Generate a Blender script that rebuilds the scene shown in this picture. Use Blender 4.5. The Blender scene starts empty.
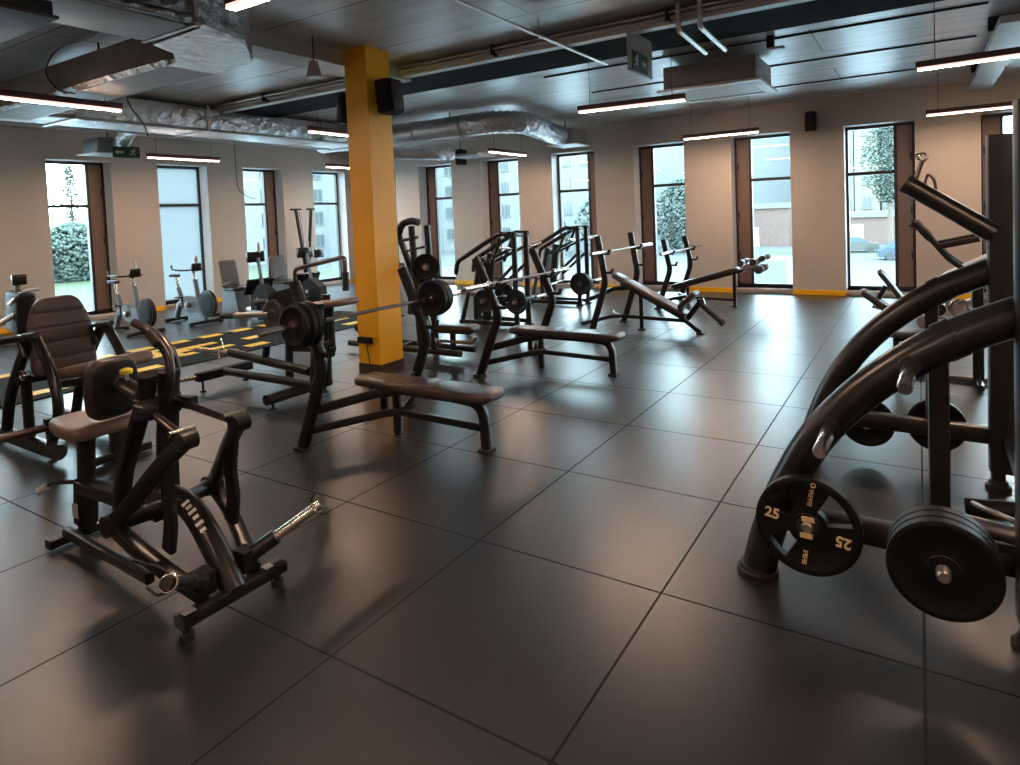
import bpy, bmesh, math, random
from mathutils import Vector, Matrix, Euler
random.seed(7)
SC = bpy.context.scene
C = SC.collection
PI = math.pi

# ------------------------------------------------------------------ materials
def nodes(name):
    m = bpy.data.materials.new(name); m.use_nodes = True
    nt = m.node_tree; b = nt.nodes['Principled BSDF']
    return m, nt, b
def mat(name, col, rough=.5, metal=0., spec=.5, noise=0., nscale=8., bump=0., bscale=60., emit=None, estr=0., coat=0.):
    m, nt, b = nodes(name)
    b.inputs['Base Color'].default_value = (*col, 1)
    b.inputs['Roughness'].default_value = rough
    b.inputs['Metallic'].default_value = metal
    b.inputs['Specular IOR Level'].default_value = spec
    if coat: b.inputs['Coat Weight'].default_value = coat
    tc = nt.nodes.new('ShaderNodeTexCoord')
    if noise:
        n = nt.nodes.new('ShaderNodeTexNoise'); n.inputs['Scale'].default_value = nscale; n.inputs['Detail'].default_value = 5
        nt.links.new(tc.outputs['Object'], n.inputs['Vector'])
        r = nt.nodes.new('ShaderNodeMapRange')
        r.inputs['From Min'].default_value = .3; r.inputs['From Max'].default_value = .7
        r.inputs['To Min'].default_value = 1 - noise; r.inputs['To Max'].default_value = 1 + noise
        nt.links.new(n.outputs['Fac'], r.inputs['Value'])
        mx = nt.nodes.new('ShaderNodeVectorMath'); mx.operation = 'SCALE'
        mx.inputs[0].default_value = col
        nt.links.new(r.outputs['Result'], mx.inputs['Scale'])
        nt.links.new(mx.outputs['Vector'], b.inputs['Base Color'])
    if bump:
        n = nt.nodes.new('ShaderNodeTexNoise'); n.inputs['Scale'].default_value = bscale; n.inputs['Detail'].default_value = 3
        nt.links.new(tc.outputs['Object'], n.inputs['Vector'])
        bp = nt.nodes.new('ShaderNodeBump'); bp.inputs['Strength'].default_value = bump; bp.inputs['Distance'].default_value = .01
        nt.links.new(n.outputs['Fac'], bp.inputs['Height']); nt.links.new(bp.outputs['Normal'], b.inputs['Normal'])
    if emit:
        b.inputs['Emission Color'].default_value = (*emit, 1); b.inputs['Emission Strength'].default_value = estr
    return m

def floor_material():
    m, nt, b = nodes('rubber_tiles')
    tc = nt.nodes.new('ShaderNodeTexCoord')
    sep = nt.nodes.new('ShaderNodeSeparateXYZ'); nt.links.new(tc.outputs['Object'], sep.inputs[0])
    def M(op, a, c=None, v=None):
        n = nt.nodes.new('ShaderNodeMath'); n.operation = op
        if isinstance(a, (int, float)): n.inputs[0].default_value = a
        else: nt.links.new(a, n.inputs[0])
        if c is not None:
            if isinstance(c, (int, float)): n.inputs[1].default_value = c
            else: nt.links.new(c, n.inputs[1])
        return n.outputs[0]
    def seam(o):
        f = M('FRACT', M('ADD', o, .5)); d = M('ABSOLUTE', M('SUBTRACT', f, .5))
        return M('LESS_THAN', d, .0055)
    s = M('MAXIMUM', seam(sep.outputs[0]), seam(sep.outputs[1]))
    # per-tile tone
    vm = nt.nodes.new('ShaderNodeVectorMath'); vm.operation = 'FLOOR'; nt.links.new(tc.outputs['Object'], vm.inputs[0])
    wn = nt.nodes.new('ShaderNodeTexWhiteNoise'); wn.noise_dimensions = '2D'; nt.links.new(vm.outputs[0], wn.inputs['Vector'])
    n1 = nt.nodes.new('ShaderNodeTexNoise'); n1.inputs['Scale'].default_value = 1.3; n1.inputs['Detail'].default_value = 6
    nt.links.new(tc.outputs['Object'], n1.inputs['Vector'])
    n2 = nt.nodes.new('ShaderNodeTexNoise'); n2.inputs['Scale'].default_value = 220; n2.inputs['Detail'].default_value = 2
    nt.links.new(tc.outputs['Object'], n2.inputs['Vector'])
    k = M('ADD', M('ADD', M('MULTIPLY', wn.outputs['Value'], .25), M('MULTIPLY', n1.outputs['Fac'], .7)), M('MULTIPLY', n2.outputs['Fac'], .35))
    cr = nt.nodes.new('ShaderNodeValToRGB')
    cr.color_ramp.elements[0].position = .3; cr.color_ramp.elements[0].color = (.0072, .0078, .0092, 1)
    cr.color_ramp.elements[1].position = 1.05; cr.color_ramp.elements[1].color = (.0185, .0196, .0222, 1)
    nt.links.new(k, cr.inputs[0])
    mx = nt.nodes.new('ShaderNodeMix'); mx.data_type = 'RGBA'
    nt.links.new(s, mx.inputs['Factor']); nt.links.new(cr.outputs['Color'], mx.inputs[6]); mx.inputs[7].default_value = (.006, .006, .006, 1)
    nt.links.new(mx.outputs[2], b.inputs['Base Color'])
    ro = M('ADD', M('MULTIPLY', n1.outputs['Fac'], .07), .285)
    ro2 = M('ADD', ro, M('MULTIPLY', s, .4))
    nt.links.new(ro2, b.inputs['Roughness'])
    b.inputs['IOR'].default_value = 1.6
    nt.links.new(M('SUBTRACT', .62, M('MULTIPLY', s, .45)), b.inputs['Specular IOR Level'])
    # fine ripples pressed into the rubber
    mp = nt.nodes.new('ShaderNodeMapping'); mp.inputs['Scale'].default_value = (14, 26, 1); mp.inputs['Rotation'].default_value = (0, 0, .25)
    nt.links.new(tc.outputs['Object'], mp.inputs['Vector'])
    n3 = nt.nodes.new('ShaderNodeTexNoise'); n3.inputs['Scale'].default_value = 1; n3.inputs['Detail'].default_value = 1
    nt.links.new(mp.outputs[0], n3.inputs['Vector'])
    hh = M('SUBTRACT', M('ADD', M('MULTIPLY', n3.outputs['Fac'], .30), M('MULTIPLY', n2.outputs['Fac'], .06)), M('MULTIPLY', s, 1.2))
    bp = nt.nodes.new('ShaderNodeBump'); bp.inputs['Strength'].default_value = .28; bp.inputs['Distance'].default_value = .006
    nt.links.new(hh, bp.inputs['Height']); nt.links.new(bp.outputs['Normal'], b.inputs['Normal'])
    return m

def ceiling_material():
    m, nt, b = nodes('ceiling_slab')
    tc = nt.nodes.new('ShaderNodeTexCoord')
    mp = nt.nodes.new('ShaderNodeMapping'); mp.inputs['Scale'].default_value = (1.2, 5, 1); nt.links.new(tc.outputs['Object'], mp.inputs['Vector'])
    n1 = nt.nodes.new('ShaderNodeTexNoise'); n1.inputs['Scale'].default_value = 1.2; n1.inputs['Detail'].default_value = 6
    nt.links.new(mp.outputs[0], n1.inputs['Vector'])
    br = nt.nodes.new('ShaderNodeTexBrick'); br.inputs['Scale'].default_value = 1; br.inputs['Brick Width'].default_value = 6.0
    br.inputs['Row Height'].default_value = 1.2; br.inputs['Mortar Size'].default_value = .012; br.offset = .35
    br.inputs['Color1'].default_value = (1, 1, 1, 1); br.inputs['Color2'].default_value = (.86, .86, .86, 1); br.inputs['Mortar'].default_value = (.25, .25, .25, 1)
    nt.links.new(tc.outputs['Object'], br.inputs['Vector'])
    cr = nt.nodes.new('ShaderNodeValToRGB')
    cr.color_ramp.elements[0].position = .3; cr.color_ramp.elements[0].color = (.50, .49, .49, 1)
    cr.color_ramp.elements[1].position = .72; cr.color_ramp.elements[1].color = (.76, .75, .75, 1)
    nt.links.new(n1.outputs['Fac'], cr.inputs[0])
    mx = nt.nodes.new('ShaderNodeMix'); mx.data_type = 'RGBA'; mx.blend_type = 'MULTIPLY'; mx.inputs['Factor'].default_value = 1
    nt.links.new(cr.outputs['Color'], mx.inputs[6]); nt.links.new(br.outputs['Color'], mx.inputs[7])
    nt.links.new(mx.outputs[2], b.inputs['Base Color'])
    b.inputs['Roughness'].default_value = .36
    bp = nt.nodes.new('ShaderNodeBump'); bp.inputs['Strength'].default_value = .15; bp.inputs['Distance'].default_value = .01
    nt.links.new(n1.outputs['Fac'], bp.inputs['Height']); nt.links.new(bp.outputs['Normal'], b.inputs['Normal'])
    return m

def foil_material(name, col, rough=.3):
    m, nt, b = nodes(name)
    tc = nt.nodes.new('ShaderNodeTexCoord')
    v = nt.nodes.new('ShaderNodeTexVoronoi'); v.inputs['Scale'].default_value = 9
    n = nt.nodes.new('ShaderNodeTexNoise'); n.inputs['Scale'].default_value = 14; n.inputs['Detail'].default_value = 6; n.inputs['Distortion'].default_value = 1.5
    nt.links.new(tc.outputs['Object'], v.inputs['Vector']); nt.links.new(tc.outputs['Object'], n.inputs['Vector'])
    ad = nt.nodes.new('ShaderNodeMath'); ad.operation = 'ADD'
    nt.links.new(v.outputs['Distance'], ad.inputs[0]); nt.links.new(n.outputs['Fac'], ad.inputs[1])
    bp = nt.nodes.new('ShaderNodeBump'); bp.inputs['Strength'].default_value = .8; bp.inputs['Distance'].default_value = .03
    nt.links.new(ad.outputs[0], bp.inputs['Height']); nt.links.new(bp.outputs['Normal'], b.inputs['Normal'])
    b.inputs['Base Color'].default_value = (*col, 1); b.inputs['Metallic'].default_value = 1; b.inputs['Roughness'].default_value = rough
    return m

def glass_material():
    m = bpy.data.materials.new('window_glass'); m.use_nodes = True
    nt = m.node_tree; nt.nodes.clear()
    o = nt.nodes.new('ShaderNodeOutputMaterial'); mx = nt.nodes.new('ShaderNodeMixShader')
    t = nt.nodes.new('ShaderNodeBsdfTransparent'); t.inputs[0].default_value = (.86, .97, .98, 1)
    g = nt.nodes.new('ShaderNodeBsdfGlossy'); g.inputs['Roughness'].default_value = .02
    f = nt.nodes.new('ShaderNodeFresnel'); f.inputs[0].default_value = 1.45
    nt.links.new(f.outputs[0], mx.inputs[0]); nt.links.new(t.outputs[0], mx.inputs[1]); nt.links.new(g.outputs[0], mx.inputs[2])
    nt.links.new(mx.outputs[0], o.inputs[0])
    return m
def frosted_material():
    m = bpy.data.materials.new('frosted_glass'); m.use_nodes = True
    nt = m.node_tree; nt.nodes.clear()
    o = nt.nodes.new('ShaderNodeOutputMaterial'); mx = nt.nodes.new('ShaderNodeMixShader'); mx.inputs[0].default_value = .25
    t = nt.nodes.new('ShaderNodeBsdfTranslucent'); t.inputs[0].default_value = (.16, .18, .182, 1)
    g = nt.nodes.new('ShaderNodeBsdfTransparent'); g.inputs[0].default_value = (.5, .58, .6, 1)
    nt.links.new(t.outputs[0], mx.inputs[1]); nt.links.new(g.outputs[0], mx.inputs[2]); nt.links.new(mx.outputs[0], o.inputs[0])
    return m

M = dict(
    floor=floor_material(), ceiling=ceiling_material(), glass=glass_material(), frosted=frosted_material(),
    wall=mat('beige_plaster', (.505, .45, .395), .75, noise=.05, nscale=1.5, bump=.05, bscale=40),
    reveal=mat('white_lining', (.85, .85, .85), .7),  # one even white, paler than the wall around it
    bounce=mat('pale_bounce', (.55, .57, .58), .8, noise=.05),  # reflector surface for the unseen slabs outside the walls
    frame=mat('window_frame_black', (.022, .020, .024), .4),
    panel=mat('brown_vent_panel', (.20, .135, .11), .5, noise=.06),
    sill=mat('pale_sill', (.55, .47, .40), .5),
    yellow=mat('yellow_paint', (.95, .47, .004), .42, noise=.03),
    black=mat('black_powder_coat', (.010, .0092, .009), .29, noise=.2, nscale=20),
    blackmatt=mat('matt_black', (.010, .010, .010), .6, spec=.25),
    rubber=mat('black_rubber', (.018, .017, .017), .55),
    plate=mat('rubber_plate', (.007, .007, .0075), .45, spec=.22, bump=.08, bscale=80),
    grey=mat('grey_metal', (.16, .19, .22), .4, metal=.2),
    steel=mat('polished_steel', (.62, .57, .54), .22, metal=1.),
    dullsteel=mat('satin_steel', (.50, .47, .45), .36, metal=1.),
    bar=mat('barbell_steel', (.20, .16, .15), .3, metal=1.),
    pad=mat('dark_brown_vinyl', (.036, .025, .022), .33, bump=.04, bscale=150),
    brownpad=mat('brown_vinyl', (.16, .108, .088), .40, bump=.04, bscale=150),
    ypaint=mat('yellow_marking', (.85, .56, .015), .5, noise=.08, nscale=20),
    gold=mat('gold_print', (.85, .66, .38), .4),
    white=mat('white_plastic', (.75, .74, .72), .45),
    lightgrey=mat('light_grey_paint', (.42, .43, .43), .5, noise=.06),
    silver=mat('galvanised_steel', (.60, .61, .62), .34, metal=.9, noise=.1, nscale=6),
    duct=mat('painted_duct', (.30, .32, .34), .45, metal=.15, noise=.15, nscale=5),
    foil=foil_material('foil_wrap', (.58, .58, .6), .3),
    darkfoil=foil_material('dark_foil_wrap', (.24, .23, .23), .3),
    cable=mat('black_cable', (.01, .01, .01), .5),
    lamp=mat('lamp_strip', (.9, .8, .75), .4, emit=(1., .67, .47), estr=175.),
    lampside=mat('lamp_side_diffuser', (.9, .7, .65), .4, emit=(1., .60, .52), estr=1.25),
    lamphouse=mat('lamp_housing', (.10, .035, .03), .4),
    screen=mat('dark_screen', (.01, .011, .013), .15),
    sign=mat('sign_green', (.02, .09, .07), .35),
    blackbeam=mat('black_beam_paint', (.006, .006, .006), .95, spec=.05),
    galv=mat('dull_galvanised', (.34, .35, .36), .5, metal=.35, noise=.1),
    bars=mat('facade_trim', (.085, .09, .09), .7),
    trayw=mat('pale_tray', (.62, .62, .62), .45),
    turf=mat('black_turf', (.008, .008, .009), .9, spec=.15, bump=.3, bscale=300),
    brick=mat('outdoor_brick', (.090, .055, .046), .8, noise=.15, nscale=3),
    facade=mat('pale_facade', (.100, .107, .107), .8, noise=.04),
    facade2=mat('cream_facade', (.110, .104, .074), .8, noise=.04),
    facadewin=mat('facade_window', (.045, .055, .058), .2),
    leaf=mat('tree_leaves', (.036, .052, .042), .8, noise=.55, nscale=1.2),
    bark=mat('tree_bark', (.08, .06, .045), .8),
    grass=mat('grass_verge', (.020, .034, .008), .9, noise=.25, nscale=1.5),
    asphalt=mat('street_asphalt', (.031, .034, .035), .85, noise=.08, nscale=2),
    carblue=mat('car_blue', (.02, .035, .055), .25), carpale=mat('car_pale', (.05, .053, .048), .25), carglass=mat('car_glass', (.05, .08, .10), .1),
    teal=mat('teal_sheet', (.05, .075, .078), .6),
    red=mat('red_tag', (.6, .10, .03), .5),
)

# ------------------------------------------------------------------ object helpers
def V(*a): return Vector(a)
def finish(o, kw):
    for k, v in kw.items(): o[k] = v
    return o
def obj(name, bm, m, parent=None, off=None, smooth=40, **kw):
    """one linked mesh object; off = world position that becomes the local origin"""
    if off is not None: bmesh.ops.translate(bm, vec=-Vector(off), verts=bm.verts)
    bmesh.ops.recalc_face_normals(bm, faces=bm.faces)
    me = bpy.data.meshes.new(name); bm.to_mesh(me); bm.free()
    me.materials.append(M[m] if isinstance(m, str) else m)
    if smooth:
        me.polygons.foreach_set('use_smooth', [True] * len(me.polygons))
        try: me.set_sharp_from_angle(angle=math.radians(smooth))
        except Exception: pass
    o = bpy.data.objects.new(name, me); C.objects.link(o)
    if parent is not None: o.parent = parent
    elif off is not None: o.location = off
    return finish(o, kw)
def thing(name, label, cat, loc=(0, 0, 0), rz=0., group=None):
    o = bpy.data.objects.new(name, None); o.empty_display_size = .1; C.objects.link(o)
    o.location = loc; o.rotation_euler = (0, 0, rz); o['label'] = label; o['category'] = cat
    if group: o['group'] = group
    return o
def tag(o, label, cat, group=None):
    o['label'] = label; o['category'] = cat
    if group: o['group'] = group
    return o
def dup(root, loc, rz=None, label=None):
    r = root.copy(); C.objects.link(r); r.location = loc
    if rz is not None: r.rotation_euler = (0, 0, rz)
    if label: r['label'] = label
    for ch in list(root.children):
        c = ch.copy(); C.objects.link(c); c.parent = r
        for g in list(ch.children):
            d = g.copy(); C.objects.link(d); d.parent = c
    return r
def N(): return bmesh.new()

# ------------------------------------------------------------------ shape helpers
def fillet(pts, rad=.05, n=5):
    pts = [Vector(p) for p in pts]
    if len(pts) < 3 or rad <= 0: return pts
    out = [pts[0]]
    for i in range(1, len(pts) - 1):
        a, b, c = pts[i - 1], pts[i], pts[i + 1]
        u, v = (a - b), (c - b)
        d = min(rad, u.length * .48, v.length * .48)
        p, q = b + u.normalized() * d, b + v.normalized() * d
        for k in range(n + 1):
            t = k / n
            out.append((1 - t) ** 2 * p + 2 * t * (1 - t) * b + t * t * q)
    out.append(pts[-1]); return out
def spline(pts, n=6):
    pts = [Vector(p) for p in pts]; out = []
    P = [2 * pts[0] - pts[1]] + pts + [2 * pts[-1] - pts[-2]]
    for i in range(1, len(P) - 2):
        for k in range(n):
            t = k / n
            out.append(.5 * ((2 * P[i]) + (-P[i - 1] + P[i + 1]) * t + (2 * P[i - 1] - 5 * P[i] + 4 * P[i + 1] - P[i + 2]) * t * t + (-P[i - 1] + 3 * P[i] - 3 * P[i + 1] + P[i + 2]) * t ** 3))
    out.append(pts[-1]); return out
def section(kind, r, seg):
    if kind == 'round': return [(r * math.cos(2 * PI * k / seg), r * math.sin(2 * PI * k / seg)) for k in range(seg)]
    w, h = kind; c = min(w, h) * .22; o = []     # rounded rectangle w x h
    for sx, sy, a0 in ((1, 1, 0), (-1, 1, PI / 2), (-1, -1, PI), (1, -1, 1.5 * PI)):
        for k in range(3):
            a = a0 + k * PI / 4
            o.append((sx * (w / 2 - c) + c * math.cos(a), sy * (h / 2 - c) + c * math.sin(a)))
    return o
def tube(bm, pts, r=.03, seg=12, kind='round', up=(0, 0, 1), radii=None, caps=True):
    pts = [Vector(p) for p in pts]; n = len(pts); rings = []
    T = []
    for i in range(n):
        a = pts[min(i + 1, n - 1)] - pts[max(i - 1, 0)]
        T.append(a.normalized())
    u = Vector(up); side = T[0].cross(u)
    if side.length < 1e-3: side = T[0].cross(Vector((0, 1, 0)))
    if side.length < 1e-3: side = T[0].cross(Vector((1, 0, 0)))
    side.normalize()
    for i in range(n):
        side = (side - T[i] * side.dot(T[i])).normalized()
        nn = side.cross(T[i])
        sc = (radii[i] / r) if radii else 1.
        rings.append([bm.verts.new(pts[i] + side * x * sc + nn * y * sc) for x, y in section(kind, r, seg)])
    m = len(rings[0])
    for i in range(n - 1):
        for k in range(m): bm.faces.new((rings[i][k], rings[i][(k + 1) % m], rings[i + 1][(k + 1) % m], rings[i + 1][k]))
    if caps: bm.faces.new(rings[0][::-1]); bm.faces.new(rings[-1])
    return bm
def rod(bm, a, b, r, r2=None, seg=14): return tube(bm, [a, b], r, seg, radii=[r, r if r2 is None else r2])
def rbar(bm, a, b, w, h, up=(0, 0, 1)): return tube(bm, [a, b], .1, kind=(w, h), up=up)
def lathe(bm, prof, a, axis, seg=28):
    """revolve [(distance along axis, radius)] about the axis through a"""
    a = Vector(a); ax = Vector(axis).normalized()
    s = ax.cross(Vector((0, 0, 1)))
    if s.length < 1e-3: s = ax.cross(Vector((0, 1, 0)))
    s.normalize(); t = ax.cross(s); rings = []
    for d, r in prof:
        rings.append([bm.verts.new(a + ax * d + (s * math.cos(2 * PI * k / seg) + t * math.sin(2 * PI * k / seg)) * max(r, 1e-4)) for k in range(seg)])
    for i in range(len(rings) - 1):
        for k in range(seg): bm.faces.new((rings[i][k], rings[i][(k + 1) % seg], rings[i + 1][(k + 1) % seg], rings[i + 1][k]))
    bm.faces.new(rings[0][::-1]); bm.faces.new(rings[-1])
    return bm
def box(bm, c, s, rot=None, bev=0.):
    g = bmesh.ops.create_cube(bm, size=1); vs = g['verts']
    bmesh.ops.scale(bm, vec=Vector(s), verts=vs)
    if bev:
        es = list({e for v in vs for e in v.link_edges})
        r = bmesh.ops.bevel(bm, geom=es, offset=bev, segments=2, affect='EDGES', profile=.6)
        vs = list({v for f in r['faces'] for v in f.verts} | {v for v in vs if v.is_valid})
    if rot is not None: bmesh.ops.rotate(bm, cent=(0, 0, 0), matrix=Euler(rot).to_matrix(), verts=vs)
    bmesh.ops.translate(bm, vec=Vector(c), verts=vs)
    return bm
def frame_of(c, ax, up):
    """matrix with x along ax and z near up"""
    x = Vector(ax).normalized(); z = Vector(up); z = (z - x * z.dot(x)).normalized(); y = z.cross(x)
    m = Matrix((x, y, z)).transposed().to_4x4(); m.translation = Vector(c); return m
def pad(bm, c, ax, up, L, W, T, taper=None, seams=(), rnd=.035):
    """upholstered pad: length L along ax, width W, thickness T along up; taper(t)->width factor; seams at t"""
    mt = frame_of(c, ax, up); st = []
    ts = sorted(set([0, .012, .03, .06, .1, .9, .94, .97, .988, 1] + [i / 14 for i in range(1, 14)] + [s + d for s in seams for d in (-.022, -.006, 0, .006, .022)]))
    ts = [t for t in ts if 0 <= t <= 1]
    er = min(rnd, .08) / max(L, .01)
    rings = []
    for t in ts:
        e = min(t, 1 - t) / max(er * 1.6, 1e-4); k = 1 if e >= 1 else math.sqrt(max(0, 1 - (1 - e) ** 2))
        wf = (taper(t) if taper else 1.)
        hw = max(.004, W / 2 * wf - (1 - k) * min(.06, W * .25)); hh = max(.004, T / 2 * (.35 + .65 * k))
        for s in seams:
            d = abs(t - s)
            if d < .02: hh *= .86 + .14 * min(1, d / .02); hw *= .985 + .015 * min(1, d / .02)
        ring = []
        nn = 20
        for q in range(nn):
            a = 2 * PI * q / nn; ca, sa = math.cos(a), math.sin(a)
            y = hw - (1 - abs(ca) ** .5) * 0 if False else hw * math.copysign(abs(ca) ** .28, ca)
            z = hh * math.copysign(abs(sa) ** .55, sa)
            ring.append(bm.verts.new(mt @ Vector(((t - .5) * L, y, z))))
        rings.append(ring)
    for i in range(len(rings) - 1):
        m = len(rings[i])
        for k in range(m): bm.faces.new((rings[i][k], rings[i][(k + 1) % m], rings[i + 1][(k + 1) % m], rings[i + 1][k]))
    bm.faces.new(rings[0][::-1]); bm.faces.new(rings[-1]); return bm
def prism(bm, outline, a, b):
    """outline of 3-D points swept by the vector from a to b"""
    d = Vector(b) - Vector(a)
    lo = [bm.verts.new(Vector(p)) for p in outline]; hi = [bm.verts.new(Vector(p) + d) for p in outline]
    n = len(lo)
    for k in range(n): bm.faces.new((lo[k], lo[(k + 1) % n], hi[(k + 1) % n], hi[k]))
    bm.faces.new(lo[::-1]); bm.faces.new(hi); return bm
def text_bm(s, size, depth, mt):
    cu = bpy.data.curves.new('txt', 'FONT'); cu.body = s; cu.size = size; cu.extrude = depth; cu.align_x = 'CENTER'; cu.align_y = 'CENTER'
    cu.offset = size * .022
    o = bpy.data.objects.new('txt', cu); C.objects.link(o)
    me = bpy.data.meshes.new_from_object(o.evaluated_get(bpy.context.evaluated_depsgraph_get()))
    bm = N(); bm.from_mesh(me); bmesh.ops.transform(bm, matrix=mt, verts=bm.verts)
    bpy.data.objects.remove(o); bpy.data.curves.remove(cu); bpy.data.meshes.remove(me)
    return bm

# ================================================================== CAMERA
cam = bpy.data.cameras.new('camera'); co = bpy.data.objects.new('camera', cam); C.objects.link(co)
def set_camera():
    f, pitch, roll, yaw = 635.2345, .0436, -.0396, -.5519
    cy, sy = math.cos(yaw), math.sin(yaw); cp, sp = math.cos(pitch), math.sin(pitch); cr, sr = math.cos(roll), math.sin(roll)
    Fw = V(sy * cp, cy * cp, -sp); R0 = V(cy, -sy, 0); U0 = R0.cross(Fw)
    R = cr * R0 + sr * U0; U = -sr * R0 + cr * U0
    m = Matrix((R, U, -Fw)).transposed().to_4x4(); m.translation = V(.9989, -1.6357, 1.7177)
    co.matrix_world = m
    cam.sensor_fit = 'HORIZONTAL'; cam.sensor_width = 36; cam.lens = 36 * f / 1020
    cam.shift_x = (510 - 528.306) / 1020; cam.shift_y = (241.169 - 382.5) / 1020
    cam.clip_start = .05; cam.clip_end = 500
set_camera(); SC.camera = co

# ================================================================== ROOM SHELL
BY, LX, RX, FY, CZ = 11.12, -12.5, 5.9, -4.6, 3.6
S = dict(kind='structure')
def slab(name, c, s, m, **kw):
    return obj(name, box(N(), c, s), m, smooth=0, **{**S, **kw})
slab('floor', ((LX + RX) / 2, (FY + BY) / 2, -.1), (RX - LX + .9, BY - FY + .9, .2), 'floor')
# the floor mesh keeps world coordinates as its object coordinates (tile seams fall on whole metres)
slab('ceiling', ((LX + RX) / 2, (FY + BY) / 2, CZ + .1), (RX - LX + .9, BY - FY + .9, .2), 'ceiling')
WT = .45
WZ0, WZ1 = .10, 3.06
BW = [-12.06, -10.16, -8.155, -6.155, -4.15, -2.13, -.135, 1.87, 3.87]; WW = 1.10
LW = [1.70, 3.68, 5.66, 7.635, 9.65]
def wall_with_openings(name, u0, u1, opens, place):
    bm = N(); xs = u0
    def piece(a, b, z0, z1): place(bm, a, b, z0, z1)
    for o in opens:
        piece(xs, o, 0, CZ); piece(o, o + WW, 0, WZ0); piece(o, o + WW, WZ1, CZ); xs = o + WW
    piece(xs, u1, 0, CZ)
    bmesh.ops.remove_doubles(bm, verts=bm.verts, dist=1e-5)
    return obj(name, bm, 'wall', smooth=0, **S)
wall_with_openings('wall_back', LX, RX, BW, lambda bm, a, b, z0, z1: box(bm, ((a + b) / 2, BY + WT / 2, (z0 + z1) / 2), (b - a, WT, z1 - z0)))
wall_with_openings('wall_left', FY, BY, LW, lambda bm, a, b, z0, z1: box(bm, (LX - WT / 2, (a + b) / 2, (z0 + z1) / 2), (WT, b - a, z1 - z0)))
slab('wall_right', (RX + .1, (FY + BY) / 2, CZ / 2), (.2, BY - FY, CZ), 'wall')
slab('wall_front', ((LX + RX) / 2, FY - .1, CZ / 2), (RX - LX, .2, CZ), 'wall')

# windows ---------------------------------------------------------------
def make_window(n, org, u, out, side, pane='glass'):
    """org: lower left corner of the opening on the inner wall face; u along the wall; out outwards"""
    org, u, out = Vector(org), Vector(u), Vector(out)
    e = bpy.data.objects.new(f'window_{n}', None); e.empty_display_size = .2; C.objects.link(e); e.location = org; e['kind'] = 'structure'
    D = .30
    def bx(bm, a, b, z0, z1, d0, d1):
        vs = [u * x + out * d + V(0, 0, z) for x, d, z in ((a, d0, z0), (b, d0, z0), (b, d1, z0), (a, d1, z0))]
        return prism(bm, vs, (0, 0, 0), (0, 0, z1 - z0))
    H = WZ1 - WZ0; PW = .27
    g0, g1 = .05, WW - .05
    if side == 'L': g0 = PW + .06
    if side == 'R': g1 = WW - PW - .06
    ztr = 2.20 - WZ0
    bm = N()
    for a, b, z0, z1 in ((0, .05, 0, H), (WW - .05, WW, 0, H), (0, WW, 0, .05), (0, WW, H - .06, H), (g0, g1, ztr - .03, ztr + .03)): bx(bm, a, b, z0, z1, D, D + .09)
    if side == 'L': bx(bm, PW + .01, PW + .06, .05, H - .06, D, D + .09)
    if side == 'R': bx(bm, g1, g1 + .05, .05, H - .06, D, D + .09)
    obj('window_frame', bm, 'frame', e, smooth=0)
    obj('pane', bx(N(), g0, g1, .05, ztr - .03, D + .04, D + .05), pane, e, smooth=0)
    obj('pane', bx(N(), g0, g1, ztr + .03, H - .06, D + .04, D + .05), pane, e, smooth=0)
    if side:
        a, b = (.05, PW + .01) if side == 'L' else (g1 + .05, WW - .05)
        p = obj('vent_panel', bx(N(), a, b, .05, H - .06, D + .015, D + .07), 'panel', e, smooth=0)
        hx = a + .005 if side == 'L' else b - .03
        hb = N()
        for z in (.55, 1.35, 2.3): bx(hb, hx, hx + .025, z, z + .13, D - .02, D + .02)
        obj('hinge', hb, 'frame', p, smooth=0)
    rv = N(); bx(rv, 0, .006, 0, H, .002, D); bx(rv, WW - .006, WW, 0, H, .002, D); bx(rv, 0, WW, H - .006, H, .002, D)
    bmesh.ops.remove_doubles(rv, verts=rv.verts, dist=1e-5)
    obj('reveal_lining', rv, 'reveal', e, smooth=0)
    obj('window_sill', bx(N(), -.0, WW, -.055, .0, -.02, D), 'sill', e, smooth=0)
n = 1
for x0, sd in zip(BW, ('R', 'L', 'L', 'R', 'L', 'L', 'R', 'L', 'L')):
    make_window(n, (x0, BY, WZ0), (1, 0, 0), (0, 1, 0), sd); n += 1
for y0, sd, pn in zip(LW, ('R', 'R', None, 'R', None), ('glass', 'glass', 'frosted', 'glass', 'glass')):
    make_window(n, (LX, y0, WZ0), (0, 1, 0), (-1, 0, 0), sd, pn); n += 1
# yellow skirting on the piers ------------------------------------------
bm = N(); xs = LX + .02
for o in BW + [RX]:
    if o - xs > .05: box(bm, ((xs + o) / 2, BY - .012, .045), (o - xs, .024, .09))
    xs = o + WW
obj('baseboard_back', bm, 'yellow', smooth=0, **S)
bm = N(); xs = FY
for o in LW + [BY]:
    if o - xs > .05: box(bm, (LX + .012, (xs + o) / 2, .045), (.024, o - xs, .09))
    xs = o + WW
obj('baseboard_left', bm, 'yellow', smooth=0, **S)
# column and beams ------------------------------------------------------
slab('column', (-4.24, 3.58, 1.855), (.33, .36, 3.49), 'yellow')
slab('trim_1', (-4.24, 3.58, .055), (.34, .37, .11), mat('dark_column_base', (.06, .035, .025), .5))
slab('trim_2', (-4.62, (FY + 4.5) / 2, 3.52), (.42, 4.5 - FY, .18), 'lightgrey')
slab('trim_3', (-1.1, 4.92, 3.55), (14.2, .84, .12), 'blackbeam')

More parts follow.
